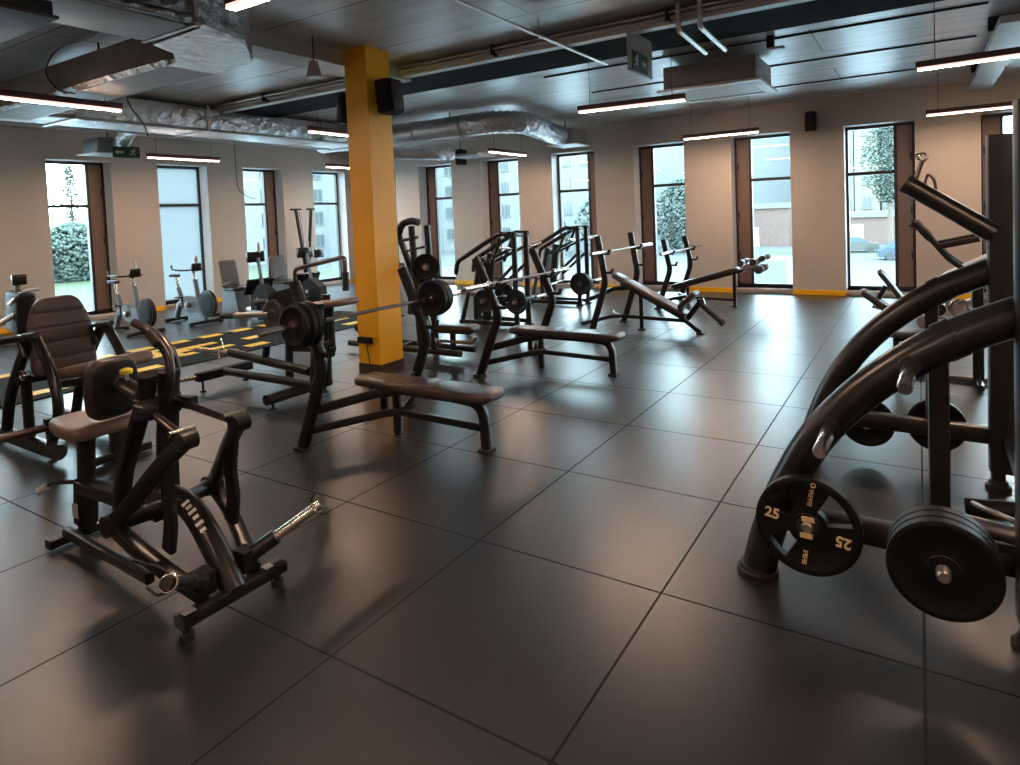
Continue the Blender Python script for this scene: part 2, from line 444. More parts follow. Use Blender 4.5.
# ================================================================== OUTDOORS
GZ = -3.2
slab('street', (-30, 60, GZ - .15), (240, 200, .3), 'asphalt')
slab('bounce_slab', (-8, 24, GZ + .03), (60, 24, .06), 'bounce'); slab('bounce_slab', (-25.5, 4, GZ + .03), (23, 16, .06), 'bounce')  # unseen pale slabs added to bounce daylight up to the ceiling
def verge(name, c, s): return slab(name, c, s, 'grass')
verge('lawn', (-54, 20, GZ + .02), (34, 44, .06)); verge('verge', (-40, 52, GZ + .02), (22, 7, .05)); verge('verge', (2, 66, GZ + .02), (40, 3, .05))
def building(label, cat, c, s, m, face, cols, rows, z0, dz, wsz, group=None, roofm='lightgrey'):
    """box block with rows of windows on one face ('y-' or 'x+'), each window its own part"""
    cx, cy = c; sx, sy, h = s
    r = thing('apartment_building', label, cat, (cx, cy, GZ), 0, group)
    obj('wall', box(N(), (0, 0, h / 2), (sx, sy, h)), m, r, smooth=0)
    obj('roof', box(N(), (0, 0, h + .2), (sx - .1, sy - .1, .4)), roofm, r, smooth=0)
    for i in range(cols):
        for j in range(rows):
            z = z0 + j * dz
            if face == 'y-':
                x = -sx / 2 + sx * (i + .5) / cols; p, q = (x, -sy / 2 - .03, z), (wsz[0], .12, wsz[1])
            else:
                y = -sy / 2 + sy * (i + .5) / cols; p, q = (sx / 2 + .03, y, z), (.12, wsz[0], wsz[1])
            w = obj('window', box(N(), p, q), 'facadewin', r, smooth=0)
            k = V(0, -.07, 0) if face == 'y-' else V(.07, 0, 0)
            fb = N(); P = Vector(p) + k
            if face == 'y-':
                box(fb, P, (.1, .06, wsz[1])); box(fb, P + V(0, 0, -wsz[1] / 2), (wsz[0] + .3, .14, .12))
            else:
                box(fb, P, (.06, .1, wsz[1])); box(fb, P + V(0, 0, -wsz[1] / 2), (.14, wsz[0] + .3, .12))
            obj('window_bar', fb, 'bars', w, smooth=0)
    return r
building('long pale apartment block with rows of small windows across the street', 'building', (-49, 74), (40, 10, 13.2), 'facade', 'y-', 13, 4, 2.4, 3.0, (1.4, 1.5))
building('tall pale apartment block seen through the windows of the left wall', 'building', (-72, 50), (10, 31, 24), 'facade', 'x+', 8, 5, 2.4, 3.0, (1.5, 1.6))
building('tall bluish white block beyond the right hand window, left of the cream one', 'building', (-9.4, 92), (7.1, 10, 30), 'facade', 'y-', 5, 8, 4.6, 3.0, (.8, 1.5))
building('cream coloured block beside the bluish white one behind the tree', 'building', (-4.38, 92), (2.7, 10, 30), 'facade2', 'y-', 1, 8, 4.6, 3.0, (.9, 1.5))
building('pale block right of the cream one, mostly behind the vent panel', 'building', (.45, 93), (6.6, 10, 30), 'facade', 'y-', 3, 8, 4.6, 3.0, (1.0, 1.5))
building('wide plain pale hall behind the brick wall', 'building', (-25.2, 100), (24, 10, 26), 'facade', 'y-', 3, 1, 22, 3.0, (6, .25))
def low_brick(label, c, s, doors):
    r = thing('brick_outbuilding', label, 'building', (*c, GZ))
    obj('wall', box(N(), (0, 0, s[2] / 2), s), 'brick', r, smooth=0)
    obj('flat_roof', box(N(), (0, 0, s[2] + .3), (s[0] + .5, s[1] + .5, .6)), 'facade', r, smooth=0)
    for x in doors: obj('garage_door', box(N(), (x, -s[1] / 2 - .04, 1.1), (2.4, .1, 2.2)), 'lightgrey', r, smooth=0)
low_brick('low brick building with pale flat roof at the foot of the tall block', (-1.5, 82), (18, 6, 3.0), (-4, 4.2))
low_brick('long red brick building behind the parked pale car', (-18.6, 78), (14, 5, 4.4), (-2.5, 2.5))
_b = N(); bmesh.ops.create_icosphere(_b, subdivisions=1, radius=1); _b.verts.ensure_lookup_table()
ICO = ([tuple(v.co) for v in _b.verts], [tuple(v.index for v in f.verts) for f in _b.faces]); _b.free()
def tree(label, x, y, h, w, seed, group=None, base=.2):
    rnd = random.Random(seed)
    r = thing('street_tree', label, 'tree', (x, y, GZ), 0, group)
    tv, tf = ICO; vs, fs = [], []
    for k in range(3000):
        t = rnd.random(); a = rnd.random() * 2 * PI
        rr = w / 2 * math.sin(PI * (.10 + .86 * t)) ** .8 * math.sqrt(rnd.random()) * (.8 + .35 * math.sin(3 * a + seed))
        q = w * (.008 + .022 * rnd.random()); c = (rr * math.cos(a), rr * math.sin(a), h * (base + (.98 - base) * t)); n0 = len(vs)
        for v in tv:
            f = q * (.75 + .5 * rnd.random()); vs.append((c[0] + v[0] * f, c[1] + v[1] * f, c[2] + v[2] * f))
        fs += [tuple(n0 + i for i in f) for f in tf]
    me = bpy.data.meshes.new('crown'); me.from_pydata(vs, [], fs); me.materials.append(M['leaf'])
    me.polygons.foreach_set('use_smooth', [True] * len(fs))
    cw = bpy.data.objects.new('crown', me); C.objects.link(cw); cw.parent = r
    b = tube(N(), [(0, 0, 0), (.1, 0, h * .3), (0, .1, h * .75)], .2, 8, radii=[.28, .2, .08]); obj('trunk', b, 'bark', r)
tree('dark green tree in front of the cream block, right hand window', -1.2, 62, 12.4, 4.2, 3, None, .38)
for i, (x, y, h, w, lb) in enumerate(((-27.5, 62, 7.6, 7, 'leftmost dense tree filling the window behind the decline bench'), (-20.8, 66, 8.2, 6.4, 'rightmost dense tree filling the window behind the decline bench'),
        (-34.5, 61, 5.0, 4, 'small tree at the corner of the long pale block'))): tree(lb, x, y, h, w, 10 + i, 'street trees', .05)
for i, (x, y, h, w, lb) in enumerate(((-68, 19.5, 6.2, 9, 'bushy tree left in the leftmost window'), (-70, 28.2, 5.8, 8.6, 'bushy tree right in the leftmost window'), (-80, 32.4, 12.5, 3.4, 'tall narrow tree rising over the bushes in the leftmost window'), (-66, 11, 6.5, 7.5, 'bushy tree at the far left of the lawn'))): tree(lb, x, y, h, w, 30 + i, 'lawn trees', .02)
def car(label, x, y, rz, m):
    r = thing('car', label, 'car', (x, y, GZ), rz)
    side = [(-2.1, .25), (-2.15, .75), (-1.6, .95), (-1.0, 1.42), (.55, 1.45), (1.25, .98), (2.0, .82), (2.15, .5), (2.1, .25)]
    obj('body', prism(N(), [(a, -.85, z) for a, z in side], (0, 0, 0), (0, 1.7, 0)), m, r)
    gl = [(-1.42, .98), (-.93, 1.37), (.5, 1.39), (1.1, 1.0)]
    obj('window_band', prism(N(), [(a, -.87, z) for a, z in gl], (0, 0, 0), (0, 1.74, 0)), 'carglass', r, smooth=0)
    for sx in (-1.35, 1.35):
        for sy in (-.82, .82): obj('wheel', lathe(N(), [(-.1, .2), (-.1, .31), (.1, .31), (.1, .2)], (sx, sy, .31), (0, 1, 0), 16), 'rubber', r)
car('blue car driving on the street beyond the right hand window', .2, 58, .15, 'carblue')
car('pale car parked by the low brick building', -4.3, 66, .1, 'carpale')
car('pale car parked before the red brick building', -9.6, 46, 0, 'carpale')
sh = obj('container', box(N(), (0, 0, 1.0), (5.2, 2.2, 2.0)), 'teal', off=None, smooth=0); sh.location = (-7.4, 34, GZ)
tag(sh, 'pale teal sheet metal container standing outside below window', 'container')

# ================================================================== WORLD
w = bpy.data.worlds.new('overcast'); SC.world = w; w.use_nodes = True
nt = w.node_tree; bg = nt.nodes['Background']
tc = nt.nodes.new('ShaderNodeTexCoord'); sp = nt.nodes.new('ShaderNodeSeparateXYZ'); nt.links.new(tc.outputs['Generated'], sp.inputs[0])
cr = nt.nodes.new('ShaderNodeValToRGB'); nt.links.new(sp.outputs[2], cr.inputs[0])
cr.color_ramp.elements[0].position = 0; cr.color_ramp.elements[0].color = (.87, .95, 1, 1)
cr.color_ramp.elements[1].position = .6; cr.color_ramp.elements[1].color = (.72, .86, 1, 1)
nt.links.new(cr.outputs[0], bg.inputs[0]); bg.inputs[1].default_value = 21.0
SC.view_settings.view_transform = 'Standard'; SC.view_settings.look = 'None'; SC.view_settings.exposure = .2; SC.view_settings.gamma = 1
try: SC.view_settings.use_curve_mapping = False
except Exception: pass
SC.cycles.max_bounces = 8; SC.cycles.diffuse_bounces = 4; SC.cycles.glossy_bounces = 4; SC.cycles.transparent_max_bounces = 12
SC.cycles.caustics_reflective = False; SC.cycles.caustics_refractive = False
SC.cycles.sample_clamp_indirect = 6

# ================================================================== LIGHTS
LED = []
def make_led():
    r = thing('pendant_tube_light', 'x', 'ceiling light', (0, 0, 3.0), 0, 'hanging tube lights')
    obj('housing', box(N(), (.67, 0, .022), (1.36, .066, .060), bev=.004), 'lamphouse', r)
    obj('side_diffuser', prism(N(), [(.005, -.031, -.0085), (.005, -.031, -.030), (.005, .031, -.030), (.005, .031, -.0085)], (0, 0, 0), (1.33, 0, 0)), 'lampside', r, smooth=0)
    obj('light_strip', box(N(), (.67, 0, -.0315), (1.32, .056, .003)), 'lamp', r, smooth=0)
    for x in (.15, 1.19): obj('wire', rod(N(), (x, 0, .05), (x, 0, CZ - 2.99), .0035, seg=6), 'cable', r)
    return r
leds = [((-6.2, .58, 3), PI / 2, 'long tube light near left edge, below the wrapped duct'),
        ((-6.2, 4.37, 3), PI / 2, 'tube light half hidden behind the yellow column'),
        ((-6.27, 8.84, 3), PI / 2, 'tube light before the wall speaker right of the yellow column'),
        ((-10.62, 4.5, 3), PI / 2, 'tube light above the frosted window by the left wall'),
        ((-10.62, 8.5, 3), PI / 2, 'far tube light by the room corner left of the yellow column'),
        ((-2.66, 5.66, 3), .08, 'tube light below the ceiling cassette unit'),
        ((1.0, 5.78, 3), -.08, 'large tube light at upper right, before the cable trunk'),
        ((-2.69, 10.0, 3), -.05, 'tube light over the window behind the decline bench'),
        ((1.12, 9.95, 3), -.05, 'tube light at the far right by the last window'),
        ((-2.4, .68, 3), 0, 'nearest tube light, cut by the top edge of the photo')]
proto = make_led()
for i, (p, a, lb) in enumerate(leds):
    if i == 0: proto.location = p; proto.rotation_euler = (0, 0, a); proto['label'] = lb
    else: dup(proto, p, a, lb)
for p, a, lb in (((1.4, .68, 3), 0, 'tube light over the photographer, outside the photo'), ((-1.5, -2.8, 3), 0, 'tube light behind the photographer, outside the photo'), ((-6.2, -2.6, 3), PI / 2, 'tube light behind on the left, outside the photo'), ((-10.62, .6, 3), PI / 2, 'tube light left of the frame by the left wall'), ((2.5, -2.8, 3), 0, 'rear tube light on the right, outside the photo')): dup(proto, p, a, lb)

# ================================================================== CEILING SERVICES
def at(root): return root.location.copy()
def world_part(name, bm, m, root, parent=None, **kw):
    """bm in world coordinates -> child of an unrotated root"""
    bmesh.ops.translate(bm, vec=-root.location, verts=bm.verts)
    return obj(name, bm, m, parent or root, **kw)
# wrapped duct along the left bay
r = thing('ceiling_duct', 'big dark foil wrapped duct with pale underside, top left of the ceiling', 'duct', (-3.5, -1.0, 3.1))
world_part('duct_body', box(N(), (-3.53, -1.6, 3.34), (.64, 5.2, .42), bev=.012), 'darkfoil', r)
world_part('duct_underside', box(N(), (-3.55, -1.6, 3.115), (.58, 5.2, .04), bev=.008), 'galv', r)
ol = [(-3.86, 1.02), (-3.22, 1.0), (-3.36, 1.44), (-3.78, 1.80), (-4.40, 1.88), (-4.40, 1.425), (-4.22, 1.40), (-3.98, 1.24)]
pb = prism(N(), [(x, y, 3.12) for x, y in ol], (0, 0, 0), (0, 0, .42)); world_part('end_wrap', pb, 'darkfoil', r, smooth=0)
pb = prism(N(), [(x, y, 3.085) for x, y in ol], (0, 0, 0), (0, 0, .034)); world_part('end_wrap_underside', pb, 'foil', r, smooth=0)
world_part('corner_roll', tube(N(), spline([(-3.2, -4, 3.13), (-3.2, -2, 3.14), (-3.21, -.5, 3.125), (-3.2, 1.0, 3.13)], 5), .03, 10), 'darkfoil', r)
world_part('flange', box(N(), (-3.53, .96, 3.32), (.70, .03, .46)), 'silver', r, smooth=0)
world_part('flange', box(N(), (-3.53, -.5, 3.32), (.70, .03, .46)), 'silver', r, smooth=0)
world_part('hanger', rod(N(), (-3.7, 0, 3.5), (-3.7, 0, 3.61), .01), 'cable', r)
r = thing('branch_duct', 'grey branch duct with silver taped corner edge running left from the big duct', 'duct', (-6.3, 1.65, 3.1))
world_part('duct_body', box(N(), (-6.31, 1.65, 3.26), (3.9, .46, .30), bev=.008), 'duct', r)
world_part('duct_underside', box(N(), (-6.35, 1.66, 3.105), (3.82, .42, .02)), 'galv', r, smooth=0)
world_part('foil_tape', tube(N(), spline([(-8.2, 1.42, 3.115), (-7.4, 1.422, 3.122), (-6.5, 1.418, 3.112), (-5.6, 1.424, 3.125), (-4.35, 1.42, 3.115)], 6), .03, kind=(.06, .02), up=(0, .7, .7)), 'darkfoil', r)
world_part('hanger', rod(N(), (-6.0, 1.65, 3.40), (-6.0, 1.65, 3.61), .01), 'cable', r)
r = thing('black_fan_unit', 'black flat unit fixed beneath the big duct at the top left corner', 'air conditioner', (-3.72, -.38, 2.97))
world_part('body', box(N(), (-3.72, -.38, 3.035), (.76, 1.1, .09), bev=.012), 'blackmatt', r)
world_part('edge_strip', box(N(), (-3.72, -.38, 2.985), (.80, 1.14, .02), bev=.006), 'rubber', r)
world_part('hanger', rod(N(), (-3.6, -.2, 3.07), (-3.6, -.2, 3.1), .01), 'cable', r)
r = thing('wall_duct', 'long foil wrapped duct running along the left wall above the exit sign', 'duct', (-8.9, 3.2, 3.18))
b = tube(N(), spline([(-8.75, -3, 3.37), (-8.75, 0, 3.37), (-8.72, 3, 3.37), (-8.75, 5.2, 3.37), (-8.75, 8.2, 3.37)], 4), .2, kind=(.95, .36), up=(0, 0, 1))
world_part('duct_body', b, 'foil', r)
b = N()
for x in (-9.2, -8.3): tube(b, [(x, -3, 3.19), (x, 8.2, 3.19)], .02, 8)
world_part('edge_strip', b, 'silver', r)
for y in (2.4, 4.2, 6.4): world_part('flange', box(N(), (-8.75, y, 3.37), (1.0, .05, .40)), 'silver', r, smooth=0)
b = tube(N(), spline([(-9.2, 3.6, 3.33), (-9.8, 3.75, 3.22), (-10.3, 3.9, 3.1)], 6), .12, 14)
world_part('flexible_spur', b, 'foil', r)
world_part('hanger', rod(rod(N(), (-8.75, 1, 3.54), (-8.75, 1, 3.62), .01), (-8.75, 5.6, 3.54), (-8.75, 5.6, 3.62), .01), 'cable', r)
r = thing('supply_diffuser', 'grey ceiling diffuser box beside the left exit sign', 'air vent', (-10.6, 3.7, 3.0))
world_part('box_body', box(N(), (-10.6, 3.85, 3.12), (.5, .55, .24), bev=.01), 'duct', r)
world_part('grille', box(N(), (-10.6, 3.85, 2.99), (.66, .70, .025), bev=.004), 'lightgrey', r)
world_part('hanger', rod(N(), (-10.6, 3.85, 3.23), (-10.6, 3.85, 3.62), .01), 'cable', r)
# round silver pipe at the back
r = thing('round_duct', 'round silver duct with crinkled flexible end near the back wall', 'duct', (-6.5, 7.6, 3.1))
world_part('duct_body', tube(N(), [(-9.6, 7.5, 3.33), (-5.75, 7.55, 3.33)], .19, 22), 'silver', r)
b = N(); pts = spline([(-5.8, 7.55, 3.33), (-5.3, 7.6, 3.33), (-4.95, 8.0, 3.32), (-4.95, 8.6, 3.28), (-5.1, 9.3, 3.26), (-5.2, 9.75, 3.26)], 9)
tube(b, pts, .19, 20, radii=[.19 + (.014 if i % 2 else -.006) for i in range(len(pts))])
world_part('flexible_hose', b, 'foil', r)
b = N()
for x in (-8.5, -7.0, -5.9): lathe(b, [(-.02, .17), (-.02, .2), (.02, .2), (.02, .17)], (x, 7.53, 3.33), (1, 0, 0), 22)
world_part('joint_ring', b, 'dullsteel', r)
world_part('hanger', rod(rod(N(), (-8.3, 7.52, 3.5), (-8.3, 7.52, 3.62), .01), (-6.2, 7.52, 3.5), (-6.2, 7.52, 3.62), .01), 'cable', r)
r = thing('supply_diffuser', 'white ceiling diffuser at the end of the crinkled hose', 'air vent', (-5.2, 10.1, 3.1))
world_part('box_body', box(N(), (-5.2, 10.2, 3.27), (.5, .6, .3), bev=.01), 'lightgrey', r)
world_part('grille', box(N(), (-5.2, 10.2, 3.105), (.66, .72, .03), bev=.004), 'white', r)
world_part('hanger', rod(N(), (-5.2, 10.05, 3.4), (-5.2, 10.05, 3.62), .01), 'cable', r)
r = thing('flexible_hose', 'silver hose end hanging under the duct right of the yellow column', 'duct', (-7.6, 8.7, 3.0))
pts = spline([(-8.7, 7.9, 3.1), (-8.2, 8.3, 3.08), (-7.7, 8.7, 3.05), (-7.5, 9.2, 3.05)], 8)
world_part('hose', tube(N(), pts, .13, 16, radii=[.13 + (.01 if i % 2 else -.004) for i in range(len(pts))]), 'foil', r)
world_part('grille', box(N(), (-7.35, 9.7, 3.03), (.8, .7, .05), bev=.005), 'lightgrey', r)
world_part('hanger', rod(N(), (-7.5, 9.5, 3.05), (-7.5, 9.5, 3.62), .01), 'cable', r)
# tray and pipes in front of the black beam
r = thing('cable_tray', 'long silver cable tray in front of the black ceiling beam', 'cable tray', (-3, 4.4, 3.45))
b = N()
box(b, (-2.2, 4.40, 3.47), (12.0, .12, .014)); box(b, (-2.2, 4.343, 3.49), (12.0, .008, .05)); box(b, (-2.2, 4.457, 3.49), (12.0, .008, .05))
world_part('tray_channel', b, 'trayw', r)
world_part('pipe', rod(N(), (-8.15, 4.31, 3.52), (3.8, 4.31, 3.52), .02), 'trayw', r)
world_part('pipe', rod(N(), (-8.15, 4.26, 3.55), (3.8, 4.26, 3.56), .016), 'dullsteel', r)
b = N()
for x in (-7, -5, -3, -1, 1, 3): world_part('clamp', box(N(), (x, 4.36, 3.535), (.03, .24, .12)), 'blackmatt', r, smooth=0)
r = thing('sprinkler_pipe', 'thin grey pipe crossing the ceiling right of the yellow column', 'pipe', (-2.1, 3, 3.42))
world_part('pipe', rod(N(), (-2.15, -1.5, 3.44), (-2.12, 5.35, 3.44), .018), 'dullsteel', r)
b = N()
for y in (.2, 2.0, 3.8, 5.2): rod(b, (-2.13, y, 3.44), (-2.13, y, 3.61), .007); lathe(b, [(-.02, .024), (.02, .024)], (-2.13, y, 3.44), (0, 1, 0), 12)
world_part('clamp', b, 'dullsteel', r)
# cassette air unit
r = thing('cassette_air_unit', 'grey ceiling hung air conditioner with white louvre frame', 'air conditioner', (-1.2, 6.8, 3.2))
world_part('body', box(N(), (-1.2, 6.78, 3.36), (1.14, .94, .30), bev=.012), mat('unit_grey', (.22, .20, .19), .5), r)
f = N()
for x, y, sx, sy in ((-1.2, 6.28, 1.26, .13), (-1.2, 7.28, 1.26, .13), (-1.765, 6.78, .13, .88), (-.635, 6.78, .13, .88)): box(f, (x, y, 3.20), (sx, sy, .03), bev=.004)
bmesh.ops.remove_doubles(f, verts=f.verts, dist=1e-4)
world_part('louvre_frame', f, 'white', r)
world_part('louvre_grille', box(N(), (-1.2, 6.78, 3.203), (1.02, .88, .014)), 'lightgrey', r, smooth=0)
for x in (-1.7, -.7): world_part('hanger', rod(N(), (x, 6.8, 3.50), (x, 6.8, 3.61), .008), 'cable', r)
r = thing('hanging_pipes', 'pair of bent silver pipes hanging from the ceiling by the cable tray', 'pipe', (-.8, 4.6, 3.3))
for x in (-.88, -.68):
    world_part('pipe', tube(N(), fillet([(x, 4.22, 3.615), (x, 4.22, 3.50), (x, 4.22, 3.36), (x, 5.10, 3.32)], .05), .024, 12), 'silver', r)
for k, (ya, x1) in enumerate(((6.1, 5.0), (7.6, 5.0), (9.3, 5.0))):
    b = N()
    rod(b, (-3.4, ya, 3.592), (1.6, ya, 3.592), .012, seg=8); rod(b, (-3.4, ya + .02, 3.592), (1.6, ya + .02, 3.592), .010, seg=8)
    o = obj('ceiling_cable', b, 'cable', None, (0, ya, 3.58)); tag(o, ('dark cable pair on the ceiling just beyond the black beam', 'dark cable pair on the ceiling midway to the back wall', 'dark cable pair on the ceiling nearest the back wall')[k], 'cable', 'ceiling cables')
r = thing('ceiling_trunking', 'pale cable trunk along the ceiling at upper right', 'cable tray', (1.9, 8, 3.38))
world_part('trunk', box(N(), (1.85, 8.6, 3.44), (.3, 4.7, .08), bev=.01), 'lightgrey', r)
world_part('bracket', box(N(), (1.85, 6.8, 3.53), (.4, .05, .15)), 'blackmatt', r)
world_part('bracket', box(N(), (1.85, 9.4, 3.53), (.4, .05, .15)), 'blackmatt', r)
r = thing('duct_box', 'brown grey duct box at the upper right corner of the photo', 'duct', (2.3, 5.4, 3.2))
world_part('box_body', box(N(), (2.35, 5.2, 3.42), (.55, .6, .30), bev=.01), 'duct', r)
world_part('hanger', rod(N(), (2.35, 5.2, 3.56), (2.35, 5.2, 3.61), .01), 'cable', r)
# bell lamp
r = thing('pendant_lamp', 'small translucent bell pendant lamp hanging left of the yellow column', 'ceiling light', (-4.22, 2.82, 3.18))
bl = obj('shade', lathe(N(), [(.17, .02), (.165, .045), (.10, .062), (.03, .075), (0, .088), (.0, .078), (.03, .066), (.10, .054), (.15, .02)], (0, 0, 0), (0, 0, 1), 24), 'lightgrey', r)
obj('shade_rim', lathe(N(), [(-.006, .08), (-.006, .092), (.008, .092), (.008, .08)], (0, 0, 0), (0, 0, 1), 24), 'white', r)
obj('cord', rod(N(), (0, 0, .16), (0, 0, .44), .006, seg=8), 'cable', r)
# exit signs
def arrow_bm(mt):
    b = N(); prism(b, [(-.5, 0, 0), (-.1, .36, 0), (-.1, .14, 0), (.5, .14, 0), (.5, -.14, 0), (-.1, -.14, 0), (-.1, -.36, 0)], (0, 0, 0), (0, 0, .06)); bmesh.ops.transform(b, matrix=mt, verts=b.verts); return b
def runner_bm(mt):
    b = N()
    lathe(b, [(0, .11), (.06, .11)], (.12, .38, 0), (0, 0, 1), 12)
    for a, c, w in (((.05, .24), (-.08, -.05), .16), ((-.08, -.05), (.14, -.2), .11), ((.14, -.2), (.10, -.45), .1), ((-.08, -.05), (-.2, -.25), .11), ((-.2, -.25), (-.42, -.28), .09), ((.06, .2), (.28, .06), .08), ((.04, .2), (-.22, .18), .08), ((-.22, .18), (-.3, .02), .07)):
        rbar(b, (a[0], a[1], .03), (c[0], c[1], .03), w, .06)
    bmesh.ops.transform(b, matrix=mt, verts=b.verts); return b
def sign_matrix(org, u, v, s):
    u, v = Vector(u), Vector(v); nrm = u.cross(v)
    m = Matrix((u * s, v * s, nrm * s)).transposed().to_4x4(); m.translation = Vector(org); return m
r = thing('exit_sign', 'dark green exit sign with white arrow over the leftmost window', 'exit sign', (-10.0, 3.83, 2.97))
u, v = V(.28, .96, 0).normalized(), V(0, 0, 1)
pb = N(); prism(pb, [u * -.19 + v * -.09, u * .19 + v * -.09, u * .19 + v * .09, u * -.19 + v * .09], (0, 0, 0), u.cross(v) * .04)
obj('sign_plate', pb, 'sign', r, smooth=0)
off = u.cross(v) * .041
obj('arrow', arrow_bm(sign_matrix(off + u * -.10, u, v, .12)), 'white', r, smooth=0)
obj('running_figure', runner_bm(sign_matrix(off + u * .10, u, v, .13)), 'white', r, smooth=0)
obj('hanger', rod(N(), (0, 0, .09), (0, 0, .64), .006, seg=8), 'cable', r)
r = thing('exit_sign', 'pale hanging double exit sign plate beneath the black beam', 'exit sign', (-1.42, 4.62, 3.1))
pb = box(N(), (0, 0, .2), (.03, .62, .42), bev=.006); obj('sign_plate', pb, 'lightgrey', r)
obj('sign_face', box(N(), (.018, -.05, .1), (.012, .42, .2), bev=.003), 'sign', r)
obj('running_figure', runner_bm(sign_matrix((.0245, -.16, .1), (0, 1, 0), (0, 0, 1), .15)), 'white', r, smooth=0)
obj('arrow', arrow_bm(sign_matrix((.0245, .04, .1), (0, 1, 0), (0, 0, 1), .12)), 'white', r, smooth=0)
obj('hanger', rod(rod(N(), (0, -.05, .4), (0, -.05, .47), .006, seg=8), (0, .2, .4), (0, .2, .47), .006, seg=8), 'cable', r)
r = thing('ceiling_sensor', 'small black box with white base on the ceiling right of the air conditioner', 'sensor', (-.4, 6.0, 3.5))
obj('bracket', box(N(), (0, 0, .04), (.08, .08, .14), bev=.01), 'blackmatt', r); obj('sensor_head', box(N(), (.06, .02, -.04), (.16, .1, .03), bev=.01), 'white', r)
# speakers
def wall_speaker(label, loc, rz, s, parts=True):
    r = thing('wall_speaker', label, 'speaker', loc, rz, 'black speakers')
    b = N(); w, d, h = s
    prof = [(-w / 2, 0), (-w / 2, -d * .55), (-w * .32, -d), (w * .32, -d), (w / 2, -d * .55), (w / 2, 0)]
    prism(b, [(x, y, 0) for x, y in prof], (0, 0, 0), (0, 0, h)); bmesh.ops.bevel(b, geom=list(b.edges), offset=.012, segments=2, affect='EDGES')
    bmesh.ops.rotate(b, cent=(0, 0, h / 2), matrix=Euler((math.radians(-6), 0, 0)).to_matrix(), verts=b.verts)
    obj('cabinet', b, 'blackmatt', r)
    g = box(N(), (0, -d - .004, h / 2), (w * .6, .012, h * .86), bev=.004); bmesh.ops.rotate(g, cent=(0, 0, h / 2), matrix=Euler((math.radians(-6), 0, 0)).to_matrix(), verts=g.verts)
    obj('grille', g, 'rubber', r)
    obj('bracket', box(N(), (0, .05, h / 2), (.06, .13, .08)), 'black', r)
    return r
wall_speaker('black box speaker on the back wall between the last two windows', (-.65, 11.0, 3.0), 0, (.19, .18, .33))
wall_speaker('black speaker on the back wall just right of the yellow column', (-8.60, 11.0, 2.97), .2, (.24, .22, .36))
wall_speaker('large black speaker on the right side of the yellow column', (-4.0, 3.58, 2.86), PI / 2, (.28, .19, .36))
wall_speaker('black speaker peeking out left of the yellow column', (-4.5, 3.55, 2.82), -PI / 2, (.24, .14, .32))
r = thing('power_socket', 'black socket box on the yellow column low on its left face', 'socket', (-4.24, 3.37, .34))
obj('socket_box', box(N(), (-.03, 0, .04), (.2, .05, .07), bev=.008), 'blackmatt', r)
obj('cord', tube(N(), spline([(.0, 0, .01), (.01, -.004, -.08), (.02, .006, -.2), (.015, .008, -.3)], 5), .006, 8), 'cable', r)
def hang_cable(label, pts):
    o = obj('hanging_cable', tube(N(), spline(pts, 8), .008, 8), 'cable', None, pts[0]); tag(o, label, 'cable', 'loose ceiling cables')
hang_cable('black loop of cable hanging from the big dark duct', [(-4.5, .9, 3.6), (-5.0, 1.2, 3.45), (-5.9, 1.25, 3.44), (-6.3, 1.3, 3.3), (-6.2, 1.35, 3.12), (-5.9, 1.36, 3.04)])
hang_cable('thin cable dangling in front of the second wall window from left', [(-11.8, 7.0, 3.6), (-12.1, 7.2, 3.0), (-12.2, 7.3, 2.55), (-12.2, 7.5, 2.38), (-12.2, 7.75, 2.3)])
hang_cable('thin cable dangling over the long tube light at left', [(-6.7, 2.2, 3.6), (-6.8, 2.3, 3.2), (-6.7, 2.4, 2.95), (-6.7, 2.45, 2.8)])

# ================================================================== WEIGHTS
def plate_bm(r, t, holes=(), rim=.03, bore=.026, seg=72):
    """weight plate about the local y axis, centred; holes = [(start,end) degrees] hand openings"""
    b = N()
    R = [bore, .055, .058, r * .38, r * .42, r * .83, r * .87, r - .008, r]
    Hh = [t * .5, t * .5, t * .42, t * .42, t * .40, t * .40, t * .5, t * .5, t * .40]
    def gone(i, k):
        a = (k + .5) / seg * 360
        return i in (3, 4) and any((s <= a <= e) or (s <= a + 360 <= e) for s, e in holes)
    fr = [[b.verts.new((R[i] * math.cos(2 * PI * k / seg), -Hh[i], R[i] * math.sin(2 * PI * k / seg))) for k in range(seg)] for i in range(len(R))]
    bk = [[b.verts.new((R[i] * math.cos(2 * PI * k / seg), Hh[i], R[i] * math.sin(2 * PI * k / seg))) for k in range(seg)] for i in range(len(R))]
    for i in range(len(R) - 1):
        for k in range(seg):
            if gone(i, k): continue
            q = (k + 1) % seg
            b.faces.new((fr[i][k], fr[i + 1][k], fr[i + 1][q], fr[i][q])); b.faces.new((bk[i][k], bk[i][q], bk[i + 1][q], bk[i + 1][k]))
    for e in [e for e in b.edges if len(e.link_faces) == 1]:
        pass
    # side walls wherever front sheet has a free edge
    free = [(e.verts[0], e.verts[1]) for e in b.edges if len(e.link_faces) == 1]
    mp = {f: g for A, B in zip(fr, bk) for f, g in zip(A, B)}
    for u, v in free:
        if u in mp and v in mp:
            try: b.faces.new((u, v, mp[v], mp[u]))
            except ValueError: pass
    bmesh.ops.delete(b, geom=[v for v in b.verts if not v.link_faces], context='VERTS')
    return b
PLATES = {}
